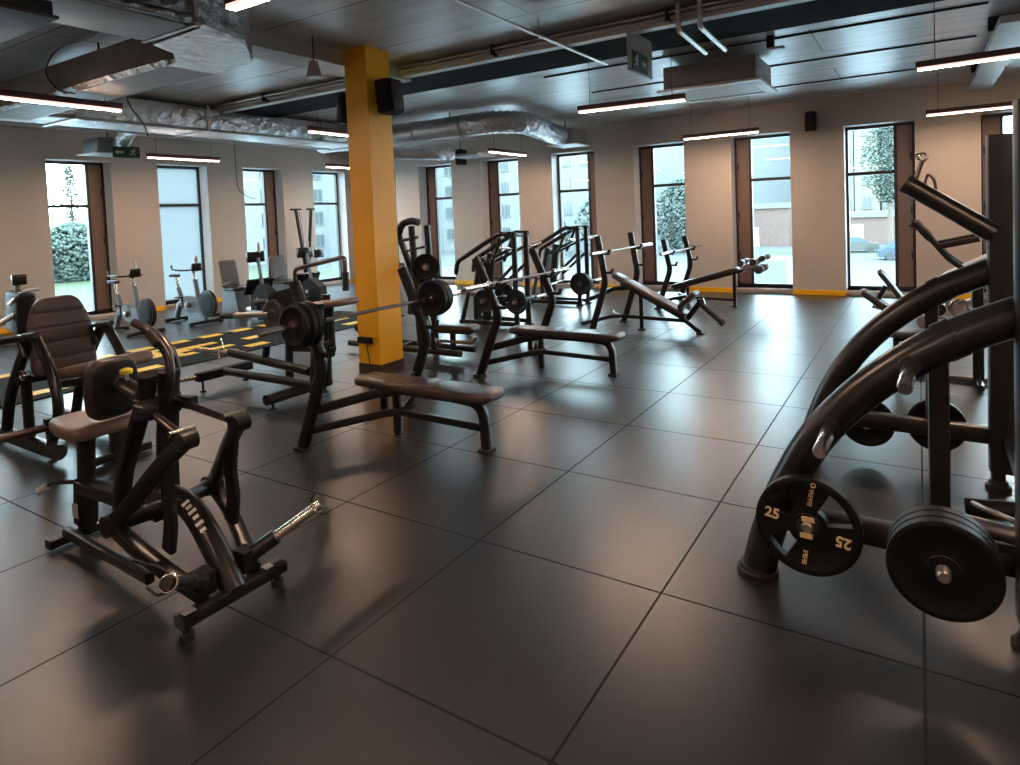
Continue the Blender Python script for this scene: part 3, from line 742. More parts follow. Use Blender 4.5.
def plate(label, c, r=.2, t=.045, axis=(0, 1, 0), group='weight plates', key=None, m='plate', roll=0., hub=True):
    key = key or (r, t)
    if key not in PLATES:
        root = thing('weight_plate', label, 'weight plate', (0, 0, 0), 0, group)
        obj('disc', plate_bm(r, t), m, root)
        if hub: obj('hub', lathe(N(), [(-t * .66, .026), (-t * .66, .045), (t * .66, .045), (t * .66, .026)], (0, 0, 0), (0, 1, 0), 24), 'bar', root)
        PLATES[key] = root; o = root
    else: o = dup(PLATES[key], (0, 0, 0), None, label)
    o['label'] = label
    q = Vector((0, 1, 0)).rotation_difference(Vector(axis)); o.rotation_euler = (q.to_matrix() @ Matrix.Rotation(roll, 3, 'Y')).to_euler()
    o.location = c
    return o

# ================================================================== BENCHES
def hook(b, p, s):
    """J cup on the front of an upright at p, s = side"""
    x, y, z = p
    prism(b, [(x, y - .03, z), (x + .09, y - .03, z), (x + .115, y - .03, z + .07), (x + .095, y - .03, z + .075), (x + .075, y - .03, z + .03), (x, y - .03, z + .03)], (0, 0, 0), (0, .06, 0))
def uprights(r, top, bend, base, half=.58, lowhook=.78, highhook=None, x0=0.):
    top = (top[0] + x0, top[1]); bend = (bend[0] + x0, bend[1]); base = (base[0] + x0, 0)
    for s in (-1, 1):
        y = s * half
        pts = fillet([(base[0], y, .0), (bend[0], y, bend[1]), (top[0], y, top[1])], .10, 6)
        u = obj('upright', tube(N(), pts, .04, kind=(.055, .085), up=(1, 0, 0)), 'black', r)
        obj('foot_cap', box(N(), (base[0], y, .012), (.11, .085, .024), bev=.006), 'rubber', u)
        dx = lambda z: bend[0] + (top[0] - bend[0]) * max(0, (z - bend[1]) / (top[1] - bend[1]))
        for z in ([highhook] if highhook else []) + [lowhook]:
            b = N(); hook(b, (dx(z) + .03, y, z), s); obj('bar_hook', b, 'blackmatt', u)
def flat_bench(loc, label):
    r = thing('flat_bench', label, 'weight bench', loc, 0, 'flat benches with rack')
    uprights(r, (.0, 1.27), (.27, .68), (-.01, 0), lowhook=.74, highhook=.943)
    for s in (-1, 1):
        obj('side_brace', tube(N(), fillet([(.10, s * .56, .31), (.30, s * .12, .345), (.42, 0, .35)], .06), .03, kind=(.05, .075), up=(0, 0, 1)), 'black', r)
        obj('lower_brace', tube(N(), fillet([(.05, s * .56, .15), (.36, s * .08, .185), (.46, 0, .19)], .06), .03, kind=(.045, .06), up=(0, 0, 1)), 'black', r)
    obj('post', rbar(N(), (.42, 0, 0), (.42, 0, .37), .06, .05), 'black', r)
    obj('post', rbar(N(), (.28, 0, .17), (.28, 0, .37), .055, .04), 'black', r)
    obj('centre_rail', rbar(N(), (.40, 0, .185), (1.24, 0, .17), .05, .05), 'black', r)
    obj('under_rail', rbar(N(), (.16, 0, .355), (1.1, 0, .355), .08, .04), 'black', r)
    lg = obj('front_leg', tube(N(), fillet([(1.0, 0, .362), (1.27, 0, .35), (1.285, 0, .0)], .16, 7), .04, kind=(.065, .065)), 'black', r)
    obj('foot_cap', box(N(), (1.285, 0, .012), (.095, .10, .024), bev=.006), 'rubber', lg)
    obj('seat_pad', pad(N(), (.72, 0, .415), (1, 0, 0), (0, 0, 1), 1.34, .29, .075, taper=lambda t: .86 + .14 * min(1, max(0, (t - .12) / .3)), seams=(.3, .45, .58)), 'pad', r)
    obj('bolt', lathe(N(), [(-.045, .018), (.045, .018)], (.42, 0, .19), (0, 1, 0), 10), 'steel', r)
    return r
fb = flat_bench((-2.98, 2.05, 0), 'nearest flat bench press bench in front of the yellow column')
dup(fb, (-3.0, 4.36, 0), 0, 'second flat bench press bench, behind the one at the yellow column')

def barbell(label, c, L=2.2, axis=(0, 1, 0), tilt=0, copy=None):
    if copy:
        o = dup(copy, c, 0, label); o.rotation_euler = (tilt, 0, 0); return o
    r = thing('barbell', label, 'barbell', c, 0, 'olympic barbells'); r.rotation_euler = (tilt, 0, 0)
    obj('shaft', rod(N(), (0, -.66, 0), (0, .66, 0), .0145), 'bar', r)
    for s in (-1, 1):
        obj('sleeve', lathe(N(), [(0, .016), (0, .036), (.025, .036), (.03, .025), (.43, .025), (.432, .02)], (0, s * .655, 0), (0, s, 0), 20), 'steel', r)
    return r
X0 = -2.77
bb = barbell('barbell loaded with plates on the nearest flat bench, crossing the yellow column', (X0, 2.09, .985))
barbell('bare barbell racked on the second flat bench', (-2.79, 4.38, 1.0), copy=bb, tilt=0)
for k, (y, r_, rl) in enumerate(((1.355, .165, 0), (1.305, .165, .4), (1.255, .15, 0))):
    plate(('inner of the plates on the left end of the loaded barbell', 'middle plate on the left end of the loaded barbell', 'outer smaller plate on the left end of the loaded barbell')[k], (X0, y + .04, .985), r_, .045, roll=rl, group='plates on the loaded barbell', key=('bar', r_))
for k, (y, r_) in enumerate(((2.745, .165), (2.795, .165), (2.845, .15))):
    plate(('inner plate on the right end of the loaded barbell', 'middle plate on the right end of the loaded barbell', 'outer plate on the right end of the loaded barbell')[k], (X0, y + .04, .985), r_, .045, group='plates on the loaded barbell', key=('bar', r_))
# incline bench
r = thing('incline_bench', 'incline press bench with tilted back pad before the windows', 'weight bench', (-3.08, 6.80, 0))
uprights(r, (.15, 1.37), (.25, .75), (0, 0), lowhook=.86, highhook=1.115, x0=.2)
for s in (-1, 1):
    obj('lower_brace', tube(N(), fillet([(.05, s * .56, .15), (.28, s * .10, .19), (.42, 0, .19)], .06), .03, kind=(.045, .055)), 'black', r)
    obj('side_brace', tube(N(), fillet([(.18, s * .56, .50), (.36, s * .10, .60), (.5, 0, .60)], .06), .03, kind=(.05, .06)), 'black', r)
lg = obj('post', rbar(N(), (.72, 0, 0), (.72, 0, .54), .055, .055), 'black', r)
obj('foot_cap', box(N(), (.72, 0, .012), (.09, .09, .024), bev=.006), 'rubber', lg)
obj('base_rail', rbar(N(), (.40, 0, .19), (1.36, 0, .17), .05, .05), 'black', r)
obj('back_rail', rbar(N(), (.42, 0, .66), (1.30, 0, .21), .06, .045), 'black', r)
lg = obj('front_leg', rbar(N(), (1.26, 0, .24), (1.56, 0, .02), .055, .06), 'black', r)
obj('foot_cap', box(N(), (1.56, 0, .012), (.10, .12, .024), bev=.006), 'rubber', lg)
obj('back_pad', pad(N(), (.84, 0, .525), (1.06, 0, -.54), (.54, 0, 1.06), 1.20, .27, .075, taper=lambda t: .8 + .2 * min(1, t / .25)), 'pad', r)
obj('seat_pad', pad(N(), (1.40, 0, .46), (.62, 0, .58), (-.58, 0, .62), .32, .30, .075), 'pad', r)
obj('spotter_bracket', rbar(rbar(N(), (1.38, 0, .20), (1.58, 0, .46), .05, .07), (1.53, 0, .42), (1.62, 0, .45), .04, .09), 'black', r)
obj('foot_bar', rod(N(), (1.56, -.02, .42), (1.86, -.02, .17), .035), 'black', r)
obj('foot_bar_end', rod(N(), (1.83, -.02, .195), (1.875, -.02, .158), .045), 'rubber', r)
barbell('bare barbell racked on the incline bench', (-2.60, 6.82, 1.16), copy=bb)
# decline bench
r = thing('decline_bench', 'decline press bench with foot rollers, furthest back by the windows', 'weight bench', (-2.86, 9.26, 0))
uprights(r, (.13, 1.19), (.24, .68), (0, 0), lowhook=.74, highhook=.93, x0=.05)
for s in (-1, 1):
    obj('lower_brace', tube(N(), fillet([(.05, s * .56, .12), (.28, s * .10, .15), (.40, 0, .15)], .06), .03, kind=(.045, .055)), 'black', r)
obj('post', rbar(N(), (.40, 0, 0), (.40, 0, .32), .055, .055), 'black', r)
obj('base_rail', rbar(N(), (.38, 0, .14), (1.20, 0, .12), .045, .045), 'black', r)
obj('under_rail', rbar(N(), (.14, 0, .28), (1.35, 0, .62), .06, .045), 'black', r)
lg = obj('front_leg', rbar(N(), (1.20, 0, 0), (1.20, 0, .58), .055, .055), 'black', r)
obj('foot_cap', box(N(), (1.20, 0, .012), (.1, .1, .024), bev=.006), 'rubber', lg)
obj('back_pad', pad(N(), (.70, 0, .49), (1.14, 0, .33), (-.33, 0, 1.14), 1.20, .29, .075), 'pad', r)
obj('roller_arm', tube(N(), fillet([(1.28, 0, .60), (1.50, 0, .68), (1.66, 0, .80)], .05), .022, 10), 'dullsteel', r)
obj('roller_arm', tube(N(), fillet([(1.30, 0, .64), (1.36, 0, .78), (1.60, 0, .82)], .05), .02, 10), 'dullsteel', r)
for x, z, rr in ((1.36, .76, .055), (1.56, .78, .055), (1.70, .84, .05), (1.64, .66, .07)):
    for s in (-1, 1):
        obj('foot_roller', lathe(N(), [(0, rr * .8), (.012, rr), (.19, rr), (.2, rr * .8)], (x, s * .05, z), (0, s, 0), 18), 'pad', r)
obj('roller_axle', rod(rod(rod(N(), (1.36, -.26, .76), (1.36, .26, .76), .014), (1.56, -.26, .78), (1.56, .26, .78), .014), (1.70, -.26, .84), (1.70, .26, .84), .014), 'steel', r)
barbell('bare barbell racked on the decline bench', (-2.55, 9.26, .975), copy=bb)

# ================================================================== NEAR ROW MACHINE (plate loaded, lower left of the photo)
r = A = thing('rowing_machine', 'black plate loaded seated row machine with brown seat in the lower left foreground', 'exercise machine', (-2.3, 0, 0))
def ap(name, bm, m, parent=None, **kw): return world_part(name, bm, m, A, parent, **kw)
cb = ap('base_crossbar', rbar(N(), (-1.62, -.25, .085), (-1.62, .25, .085), .075, .055), 'black')
for y in (-.22, .22):
    ap('rubber_foot', lathe(N(), [(0, .03), (.03, .03), (.03, .018), (.06, .018)], (-1.62, y, .0), (0, 0, 1), 14), 'rubber', cb)
ap('badge', box(N(), (-1.62, -.21, .1155), (.045, .05, .006), bev=.002), 'lightgrey', cb)
ap('badge', box(N(), (-1.62, .17, .1155), (.04, .04, .006), bev=.002), 'lightgrey', cb)
spn = spline([(-1.62, 0, .09), (-1.74, 0, .24), (-1.88, 0, .375), (-2.02, 0, .425), (-2.22, 0, .405), (-2.45, 0, .35), (-2.95, 0, .30)], 6)
sp_ = ap('spine', tube(N(), spn, .055, 18), 'black')
b = N()
for i, t in enumerate((9, 10, 11, 12, 13, 14)):     # worn pale lettering along the spine
    p, q = spn[t], spn[t + 1]; d = (q - p).normalized(); nrm = d.cross(V(0, 1, 0)); nrm = nrm if nrm.z > 0 else -nrm
    c = p + (nrm * .8 + V(0, -.6, 0)).normalized() * .053
    mtx = frame_of(c, d, (nrm * .8 + V(0, -.6, 0)))
    g = bmesh.ops.create_cube(b, size=1); bmesh.ops.scale(b, vec=(.016, .036 if i % 2 else .026, .006), verts=g['verts']); bmesh.ops.transform(b, matrix=mtx, verts=g['verts'])
ap('worn_lettering', b, 'white', sp_, smooth=0)
# rear frame, seat
ap('rear_foot', rbar(N(), (-3.02, -.17, .035), (-3.02, .17, .035), .07, .05), 'black')
spo = ap('seat_post', rbar(N(), (-2.97, 0, .05), (-2.90, 0, .64), .085, .07, up=(0, 1, 0)), 'black')
ap('seat_sleeve', rbar(N(), (-2.975, 0, .10), (-2.945, 0, .34), .11, .095, up=(0, 1, 0)), 'blackmatt')
ap('warning_label', box(N(), (-2.955, -.058, .19), (.06, .004, .08)), 'lightgrey', smooth=0)
ap('seat_lever', tube(N(), fillet([(-2.98, -.04, .34), (-3.08, -.10, .34), (-3.12, -.14, .31)], .03), .012, 8), 'black')
ap('lever_grip', rod(N(), (-3.10, -.12, .325), (-3.13, -.16, .30), .02), 'lightgrey')
ap('rear_brace', rbar(N(), (-2.93, -.03, .32), (-2.15, -.03, .33), .05, .06), 'black')
ap('rear_brace', rbar(N(), (-2.97, -.10, .09), (-2.05, -.14, .10), .04, .05), 'black')
ap('seat_plate', box(N(), (-2.84, 0, .64), (.26, .26, .025), bev=.006), 'blackmatt')
ap('seat_pad', pad(N(), (-2.79, 0, .69), (1, 0, 0), (0, 0, 1), .40, .38, .08, taper=lambda t: .78 + .22 * min(1, t / .55)), 'brownpad')
# main uprights and chest pad
ap('upright', tube(N(), spline([(-2.42, -.07, .33), (-2.36, -.07, .52), (-2.26, -.06, .72), (-2.16, -.05, .92), (-2.13, -.05, 1.02)], 5), .04, kind=(.075, .05), up=(1, 0, 0)), 'black')
ap('upright', tube(N(), spline([(-2.20, .05, .38), (-2.19, .05, .60), (-2.16, .05, .80), (-2.13, .05, 1.02)], 5), .04, kind=(.095, .05), up=(1, 0, 0)), 'black')
ap('pad_sleeve', rod(N(), (-2.48, 0, .925), (-2.18, 0, .86), .045), 'black')
ap('pad_ring', rod(N(), (-2.50, 0, .935), (-2.465, 0, .925), .046), 'steel')
ap('pad_stem', rod(N(), (-2.55, 0, .945), (-2.47, 0, .925), .026), 'steel')
k_ = ap('lock_pin', rod(N(), (-2.43, 0, .94), (-2.43, 0, .99), .01), 'steel')
ap('yellow_knob', lathe(N(), [(0, .012), (.004, .028), (.022, .03), (.03, .018)], (-2.43, 0, .985), (0, 0, 1), 16), mat('knob_yellow', (.75, .65, .05), .4), k_)
ap('chest_pad', pad(N(), (-2.59, .0, .90), (.10, 0, 1), (-1, 0, .10), .32, .25, .075, taper=lambda t: .86 + .14 * math.sin(PI * t)), 'pad')
ap('pad_shell', pad(N(), (-2.54, 0, .905), (.10, 0, 1), (-1, 0, .10), .28, .21, .03, taper=lambda t: .86 + .14 * math.sin(PI * t)), 'blackmatt')
b = box(N(), (-2.155, 0, .86), (.07, .20, .10), rot=None, bev=.01); ap('pivot_bracket', b, 'black')
# twin lever arms with handles, links and weight horns
for s in (-1, 1):
    J = V(-1.70, s * .125, .80)
    if s < 0:
        hh = [(-2.12, .01, .87), (-2.06, .02, 1.0), (-2.10, .03, 1.11), (-2.24, .03, 1.205)]
        h2h = [(-2.17, .04, .95), (-2.11, .05, 1.09), (-2.20, .05, 1.19), (-2.42, .05, 1.24)]
    else:
        hh = [(-2.18, .09, .90), (-2.17, .11, 1.0), (-2.21, .12, 1.08), (-2.30, .12, 1.14)]
        h2h = None
    h = ap('handle', tube(N(), spline(hh, 6), .020, 10), 'black')
    ap('grip', rod(N(), Vector(hh[3]) + (Vector(hh[2]) - Vector(hh[3])) * .55, hh[3], .025), 'rubber', h)
    if h2h:
        h2 = ap('handle', tube(N(), spline(h2h, 6), .017, 10), 'bar')
        ap('grip', rod(N(), Vector(h2h[3]) + (Vector(h2h[2]) - Vector(h2h[3])) * .45, h2h[3], .021), 'rubber', h2)
    ap('link_bracket', box(N(), (-2.08, s * .095, .865), (.14, .05, .06), bev=.008), 'black')
    ap('link_rod', rod(N(), (-2.12, s * .07, .87), J, .018), 'bar')
    jt = ap('joint', lathe(N(), [(-.04, .03), (-.035, .042), (.035, .042), (.04, .03)], J, (0, 1, 0), 18), 'black')
    ap('joint_bolt', lathe(N(), [(-.055, .014), (.055, .014)], J + V(-.035, 0, .035), (0, 1, 0), 10), 'steel', jt)
    Pv = V(-2.14, s * .24, .38)
    arm = tube(N(), spline([J, J + (Pv - J) * .35 + V(.0, 0, .015), J + (Pv - J) * .7, Pv], 5), .035, kind=(.05, .07), up=(0, 0, 1))
    ap('lever_arm', arm, 'black')
    crv = tube(N(), spline([J + (Pv - J) * .25, V(-1.83, s * .15, .55), V(-1.82, s * .15, .42), V(-1.85, s * .15, .29)], 6), .03, kind=(.03, .075), up=(1, 0, 0))
    ap('curved_link', crv, 'blackmatt')
    ap('pivot', lathe(N(), [(-.035, .05), (.035, .05)], Pv, (0, 1, 0), 18), 'blackmatt')
    ap('pivot_arm', rbar(N(), (-2.05, 0, .40), Pv, .05, .07), 'black')
    low = tube(N(), spline([Pv, (-1.98, s * .22, .30), (-1.80, s * .17, .20), (-1.65, s * .12, .12)], 5), .035, kind=(.06, .06))
    ap('lower_arm', low, 'black')
    root, tip = V(-1.68, s * .10, .17), V(-1.47, s * .37, .36)
    d = (tip - root).normalized()
    hp = ap('weight_horn', rod(N(), root + d * .15, tip, .024, seg=18), 'steel' if s > 0 else 'black')
    ap('horn_base', rod(N(), root, root + d * .16, .036, seg=18), 'black', hp)
    ap('horn_plate', box(N(), root, (.09, .07, .10), bev=.01), 'blackmatt', hp)
for s in (-1, 1):
    tip = V(-1.47, s * .37, .36); d = (tip - V(-1.68, s * .10, .17)).normalized()
    c = tip - d * .03
    b = N(); side = d.cross(V(0, 0, 1)).normalized(); upv = side.cross(d)
    ring = [c + (side * math.cos(a) + upv * math.sin(a)) * .031 for a in [2 * PI * k / 20 for k in range(21)]]
    tube(b, ring, .006, 8)
    o = obj('spring_collar', b, 'steel', None, tuple(c)); tag(o, 'spring collar on the near weight horn of the row machine' if s < 0 else 'spring collar on the far weight horn of the row machine', 'collar', 'spring collars')
    for q in (-1, 1):
        st = c + upv * .031 * q
        e = tube(N(), fillet([st, st + V(-.05, -.01, .02 * q), st + V(-.17, -.02 - .03 * q, .035 * q)] if s < 0 else [st, st + d * .015 + upv * .02 * q, st + d * .04 + upv * .03 * q], .015), .006, 8)
        bmesh.ops.translate(e, vec=-c, verts=e.verts); obj('clip_arm', e, 'rubber', o)

# ================================================================== BIG PLATE LOADED RACK (right edge of the photo)
r = R_ = thing('plate_loaded_rack', 'huge black machine with two thick curved tubes and plates at the right edge', 'exercise machine', (.9, 2.15, 0))
def rp(name, bm, m, parent=None, **kw): return world_part(name, bm, m, R_, parent, **kw)
arc = [(.34, 0), (.40, .24), (.49, .47), (.61, .69), (.77, .885), (.95, 1.045), (1.12, 1.16), (1.28, 1.24), (1.42, 1.30)]
for y, nm in ((1.37, 'near'), (2.95, 'far')):
    PX = 1.375 if y < 2 else 1.41
    a = rp('curved_tube', tube(N(), spline([(x, y, z) for x, z in arc], 5), .075, 22), 'black')
    rp('foot_flange', lathe(N(), [(0, .092), (.025, .092), (.03, .082), (.05, .078)], (.34, y, 0), (0, 0, 1), 26), 'rubber', a)
    i = V(1.10, y, 1.15); rp('collar_band', tube(N(), [i - V(.030, 0, .018), i + V(.030, 0, .018)], .081, 22), 'black', a)
    rp('low_tube', tube(N(), [(.50, y + .01, .30), (1.38, y + .01, .29)], .05, kind=(.09, .10)), 'black')
    rp('strut', rbar(N(), (1.06, y + .03, .30), (1.06, y + .03, 1.12), .075, .075, up=(1, 0, 0)), 'black')
    p = rp('post', rbar(N(), (PX, y - .06, .11), (PX, y - .06, 2.06), .15, .13, up=(0, 1, 0)), 'black')
    rp('post_foot', rbar(N(), (PX - .03, y - .06, .02), (PX - .03, y - .06, .30), .07, .07, up=(0, 1, 0)), 'black')
    rp('foot_flange', lathe(N(), [(0, .065), (.02, .065), (.025, .05), (.05, .045)], (PX - .03, y - .06, 0), (0, 0, 1), 20), 'rubber', p)
    for k, (x, z) in enumerate(((.96, 1.045), (.665, .755)) if y < 2 else ()):
        pg = rp('storage_peg', lathe(N(), [(0, .024), (.005, .028), (.25, .028), (.265, .022)], (x, y - .05, z), (-.05, -1, -.12), 20), 'steel')
        rp('peg_base', lathe(N(), [(0, .042), (.03, .038)], (x, y - .055, z), (0, -1, 0), 20), 'black', pg)
    for x, d in ((.58, -1), (1.06, -1)):
        z = .335 if x < 1 else .40
        ln = .135 if x < 1 else .42
        yy = y - .03; dd = -1
        if y > 2: dd = 1; ln = .20; yy = y + .05; z = .24 if x < 1 else .27; x += .11 if x < 1 else .02
        rp('storage_peg', lathe(N(), [(0, .026), (ln - .01, .0245), (ln, .018)], (x, yy, z), (0, dd, 0), 20), 'dullsteel')
rp('cross_beam', rbar(N(), (1.44, 1.31, .30), (1.44, 2.89, .30), .08, .08), 'black')
rp('lever_arm', rod(N(), (1.36, 2.83, 1.50), (.945, 2.83, 1.80), .055, seg=20), 'black')
rp('lever_cap', rod(N(), (.96, 2.83, 1.79), (.93, 2.83, 1.81), .058, seg=20), 'rubber')
rp('strap_link', rod(N(), (.985, 2.83, 1.83), (1.02, 2.83, 1.94), .013), 'bar')
b = N()
for c, rr in (((1.025, 2.83, 1.96), .02), ((1.0, 2.83, 1.965), .012)):
    tube(b, [Vector(c) + V(math.cos(a) * rr, 0, math.sin(a) * rr * 1.2) for a in [2 * PI * k / 16 for k in range(17)]], .007, 8)
rp('carabiner', b, 'steel')
rp('carabiner', tube(N(), spline([(1.03, 2.83, 1.79), (1.045, 2.83, 1.85), (1.075, 2.83, 1.83), (1.085, 2.83, 1.76), (1.05, 2.83, 1.745), (1.03, 2.83, 1.79)], 5), .009, 8), 'bar')
rp('hand_lever', tube(N(), spline([(1.18, 1.52, .44), (1.22, 1.40, .47), (1.30, 1.36, .46), (1.34, 1.40, .42)], 6), .011, 10), 'dullsteel')
rp('carriage_tube', rod(N(), (1.14, 1.50, .36), (1.6, 1.30, .40), .035, seg=18), 'dullsteel')
rp('carriage_tube', rod(N(), (1.16, 1.66, .36), (1.6, 1.62, .42), .04, seg=18), 'black')
# plates on it -----------------------------------------------------------
pl = thing('weight_plate', 'black plate with golden 25 numerals hanging low on the near curved tube', 'weight plate', (.58, 1.245, .335), 0, 'plates on the right rack')
obj('disc', plate_bm(.212, .05, holes=((8, 62), (118, 158), (205, 240))), 'plate', pl)
obj('hub', lathe(N(), [(-.030, .0255), (-.030, .044), (.030, .044), (.030, .0255)], (0, 0, 0), (0, 1, 0), 28), 'rubber', pl)
obj('gold_emblem', box(box(box(N(), (.004, -.031, .036), (.05, .004, .022), bev=.0015), (-.004, -.031, -.036), (.05, .004, .022), bev=.0015), (0, -.031, 0), (.022, .003, .06)), 'gold', pl, smooth=0)
def on_plate(x, z, ang):      # text plane on the plate's front (-y) face
    m = Matrix((V(1, 0, 0), V(0, 0, 1), V(0, -1, 0))).transposed().to_4x4() @ Matrix.Translation((x, z, .0232)) @ Matrix.Rotation(math.radians(ang), 4, 'Z')
    return m
obj('numerals', text_bm('25', .062, .002, on_plate(-.142, .03, -8)), 'gold', pl, smooth=0)
obj('numerals', text_bm('25', .062, .002, on_plate(.138, -.035, 172)), 'gold', pl, smooth=0)
def glyphs(n, h, wd, seed):
    rnd = random.Random(seed); b = N()
    for k in range(n):
        w_ = wd * rnd.uniform(.55, .8)
        x = (k - (n - 1) / 2) * wd
        box(b, (x, 0, 0), (w_, h * .22, .003)); 
        if rnd.random() < .6: box(b, (x - w_ * .35, 0, 0), (w_ * .28, h, .003))
        else: box(b, (x, h * .38, 0), (w_, h * .22, .003))
        box(b, (x, -h * .38, 0), (w_, h * .22, .003))
    return b
for x, z, n_, a, sd in ((.014, .130, 6, 82, 1), (-.012, -.135, 5, 82, 2)):
    g = glyphs(n_, .018, .013, sd); bmesh.ops.transform(g, matrix=on_plate(x, z, a), verts=g.verts); obj('small_print', g, 'gold', pl, smooth=0)
b = tube(N(), [V(.026, -.0235, .185) + V(math.cos(a) * .009, 0, math.sin(a) * .009) for a in [2 * PI * k / 12 for k in range(13)]], .0025, 6); obj('emblem_ring', b, 'gold', pl)
for k, y in enumerate((.985, 1.035, 1.085)):
    o = plate(('front plate of the stack of three at the lower right', 'middle plate of the stack of three at the lower right', 'rear plate of the stack of three at the lower right')[k], (1.06, y, .40), .178, .046, group='plates on the right rack', key=('stack', .178), hub=False, roll=.3 * k)
plate('small plate seen behind the far curved tube, left of the two', (.69, 3.10, .24), .165, .045, group='plates on the right rack', key=('far', .165))
plate('small plate seen behind the upright strut, right of the two', (1.08, 3.10, .27), .175, .045, group='plates on the right rack', key=('far', .165))

# ================================================================== LEFT LEG MACHINE WITH STITCHED BACK PAD
r = L_ = thing('leg_curl_machine', 'seated leg machine with rounded stitched brown back pad at the left edge', 'exercise machine', (-4.9, .7, 0))
def lp(name, bm, m, parent=None, **kw): return world_part(name, bm, m, L_, parent, **kw)
lp('back_pad', pad(N(), (-4.88, .70, .90), (-.16, 0, 1), (1, 0, .16), .62, .47, .10, taper=lambda t: 1 - .46 * max(0, (t - .40) / .60) ** 2.2 - .05 * (1 - t), seams=(.22, .42, .61, .80)), mat('stitched_vinyl', (.062, .045, .042), .42, bump=.04, bscale=150))
lp('back_plate', pad(N(), (-4.95, .70, .88), (-.16, 0, 1), (1, 0, .16), .5, .36, .03), 'blackmatt')
lp('seat_pad', pad(N(), (-4.25, .70, .70), (.9, 0, .18), (-.18, 0, .9), .86, .36, .10), 'brownpad')
lp('seat_rail', rbar(N(), (-4.85, .70, .50), (-3.85, .70, .68), .08, .06), 'black')
for y in (.46, .96):
    b_ = lp('base_tube', rod(N(), (-5.65, y, .085), (-4.46, y, .085), .055, seg=18), 'black')
    lp('end_cap', rod(N(), (-4.47, y, .085), (-4.445, y, .085), .058, seg=18), 'rubber', b_)
    for x in (-4.56, -5.5): lp('levelling_foot', lathe(N(), [(0, .028), (.012, .028), (.015, .01), (.05, .01)], (x, y, 0), (0, 0, 1), 12), 'rubber', b_)
    lp('side_tube', tube(N(), spline([(-4.78, y, .93), (-5.0, y, .70), (-5.22, y, .42), (-5.36, y, .10)], 5), .04, 14), 'black')
    lp('side_tube', tube(N(), spline([(-4.70, y, .93), (-4.50, y, .72), (-4.40, y, .50), (-4.44, y, .30), (-4.58, y, .10)], 5), .036, 14), 'black')
    lp('side_post', rbar(N(), (-4.92, y, .10), (-4.92, y, .62), .07, .06), 'black')
    h = lp('handle', tube(N(), fillet([(-4.80, y - .04, .78), (-4.86, y - .06, .93), (-4.46, y - .08, .98)], .06), .017, 10), 'black')
    lp('grip', rod(N(), (-4.70, y - .07, .95), (-4.46, y - .08, .98), .023), 'rubber', h)
lp('cross_tube', rbar(N(), (-4.92, .40, .58), (-4.92, 1.02, .58), .06, .06), 'black')
lp('cross_tube', rbar(N(), (-5.2, .46, .10), (-5.2, .96, .10), .06, .06), 'black')
lp('seat_post', rbar(N(), (-4.12, .70, .0), (-4.12, .70, .62), .08, .07), 'black')
lp('front_foot', rbar(N(), (-4.12, .46, .04), (-4.12, .94, .04), .07, .06), 'black')
lp('weight_horn', rod(N(), (-4.53, .42, .28), (-4.53, -.06, .28), .026, seg=18), 'bar')
lp('horn_bracket', rbar(N(), (-4.53, .46, .10), (-4.53, .44, .34), .07, .05), 'black')
lp('leg_roller', lathe(N(), [(0, .05), (.01, .06), (.45, .06), (.46, .05)], (-3.80, .47, .62), (0, 1, 0), 20), 'pad')
lp('roller_arm', tube(N(), fillet([(-4.1, .9, .45), (-3.85, .92, .50), (-3.80, .92, .62)], .06), .02, 10), 'dullsteel')
lp('lock_ring', tube(N(), [V(-4.86, .42, .63) + V(math.cos(a) * .035, 0, math.sin(a) * .035) for a in [2 * PI * k / 14 for k in range(15)]], .009, 8), 'steel')

# ================================================================== T-BAR ROW behind the near bench, left of the column
r = H_ = thing('lever_row_machine', 'long low lever machine with brown chest pad behind the nearest bench', 'exercise machine', (-4.5, 2.35, 0))
def hp_(name, bm, m, parent=None, **kw): return world_part(name, bm, m, H_, parent, **kw)
hp_('base_rail', rod(N(), (-5.30, 2.35, .17), (-3.85, 2.35, .17), .042, seg=16), 'black')
ff = hp_('front_crossfoot', box(N(), (-5.36, 2.38, .16), (.10, .62, .09), bev=.012), 'blackmatt')
rf = hp_('rear_crossfoot', rod(N(), (-4.12, 1.98, .10), (-4.12, 2.72, .10), .05, seg=16), 'black')
for x, ys, pr_ in ((-5.36, (2.13, 2.62), ff), (-4.12, (2.05, 2.66), rf)):
    for y in ys: hp_('levelling_foot', lathe(N(), [(0, .03), (.012, .03), (.015, .012), (.12 if x < -5 else .06, .012)], (x, y, 0), (0, 0, 1), 12), 'rubber', pr_)
hp_('lever', rod(N(), (-3.95, 2.35, .30), (-5.20, 2.35, .38), .045, seg=16), 'black')
hp_('lever_bracket', rbar(N(), (-4.62, 2.35, .33), (-4.58, 2.35, .50), .06, .05), 'blackmatt')
hp_('weight_horn', rod(N(), (-5.10, 2.35, .375), (-5.62, 2.22, .40), .024), 'steel')
hp_('horn_clip', rod(rod(N(), (-5.25, 2.32, .42), (-5.36, 2.36, .52), .008), (-5.28, 2.28, .40), (-5.22, 2.24, .33), .008), 'steel')
hp_('weight_horn', rod(N(), (-5.34, 2.05, .17), (-5.34, 1.55, .20), .022), 'steel')
hp_('upright', rbar(N(), (-3.90, 2.35, .10), (-3.78, 2.35, .96), .09, .08, up=(0, 1, 0)), 'black')
hp_('upright', rbar(N(), (-4.02, 2.62, .10), (-3.98, 2.62, 1.0), .06, .06, up=(0, 1, 0)), 'black')
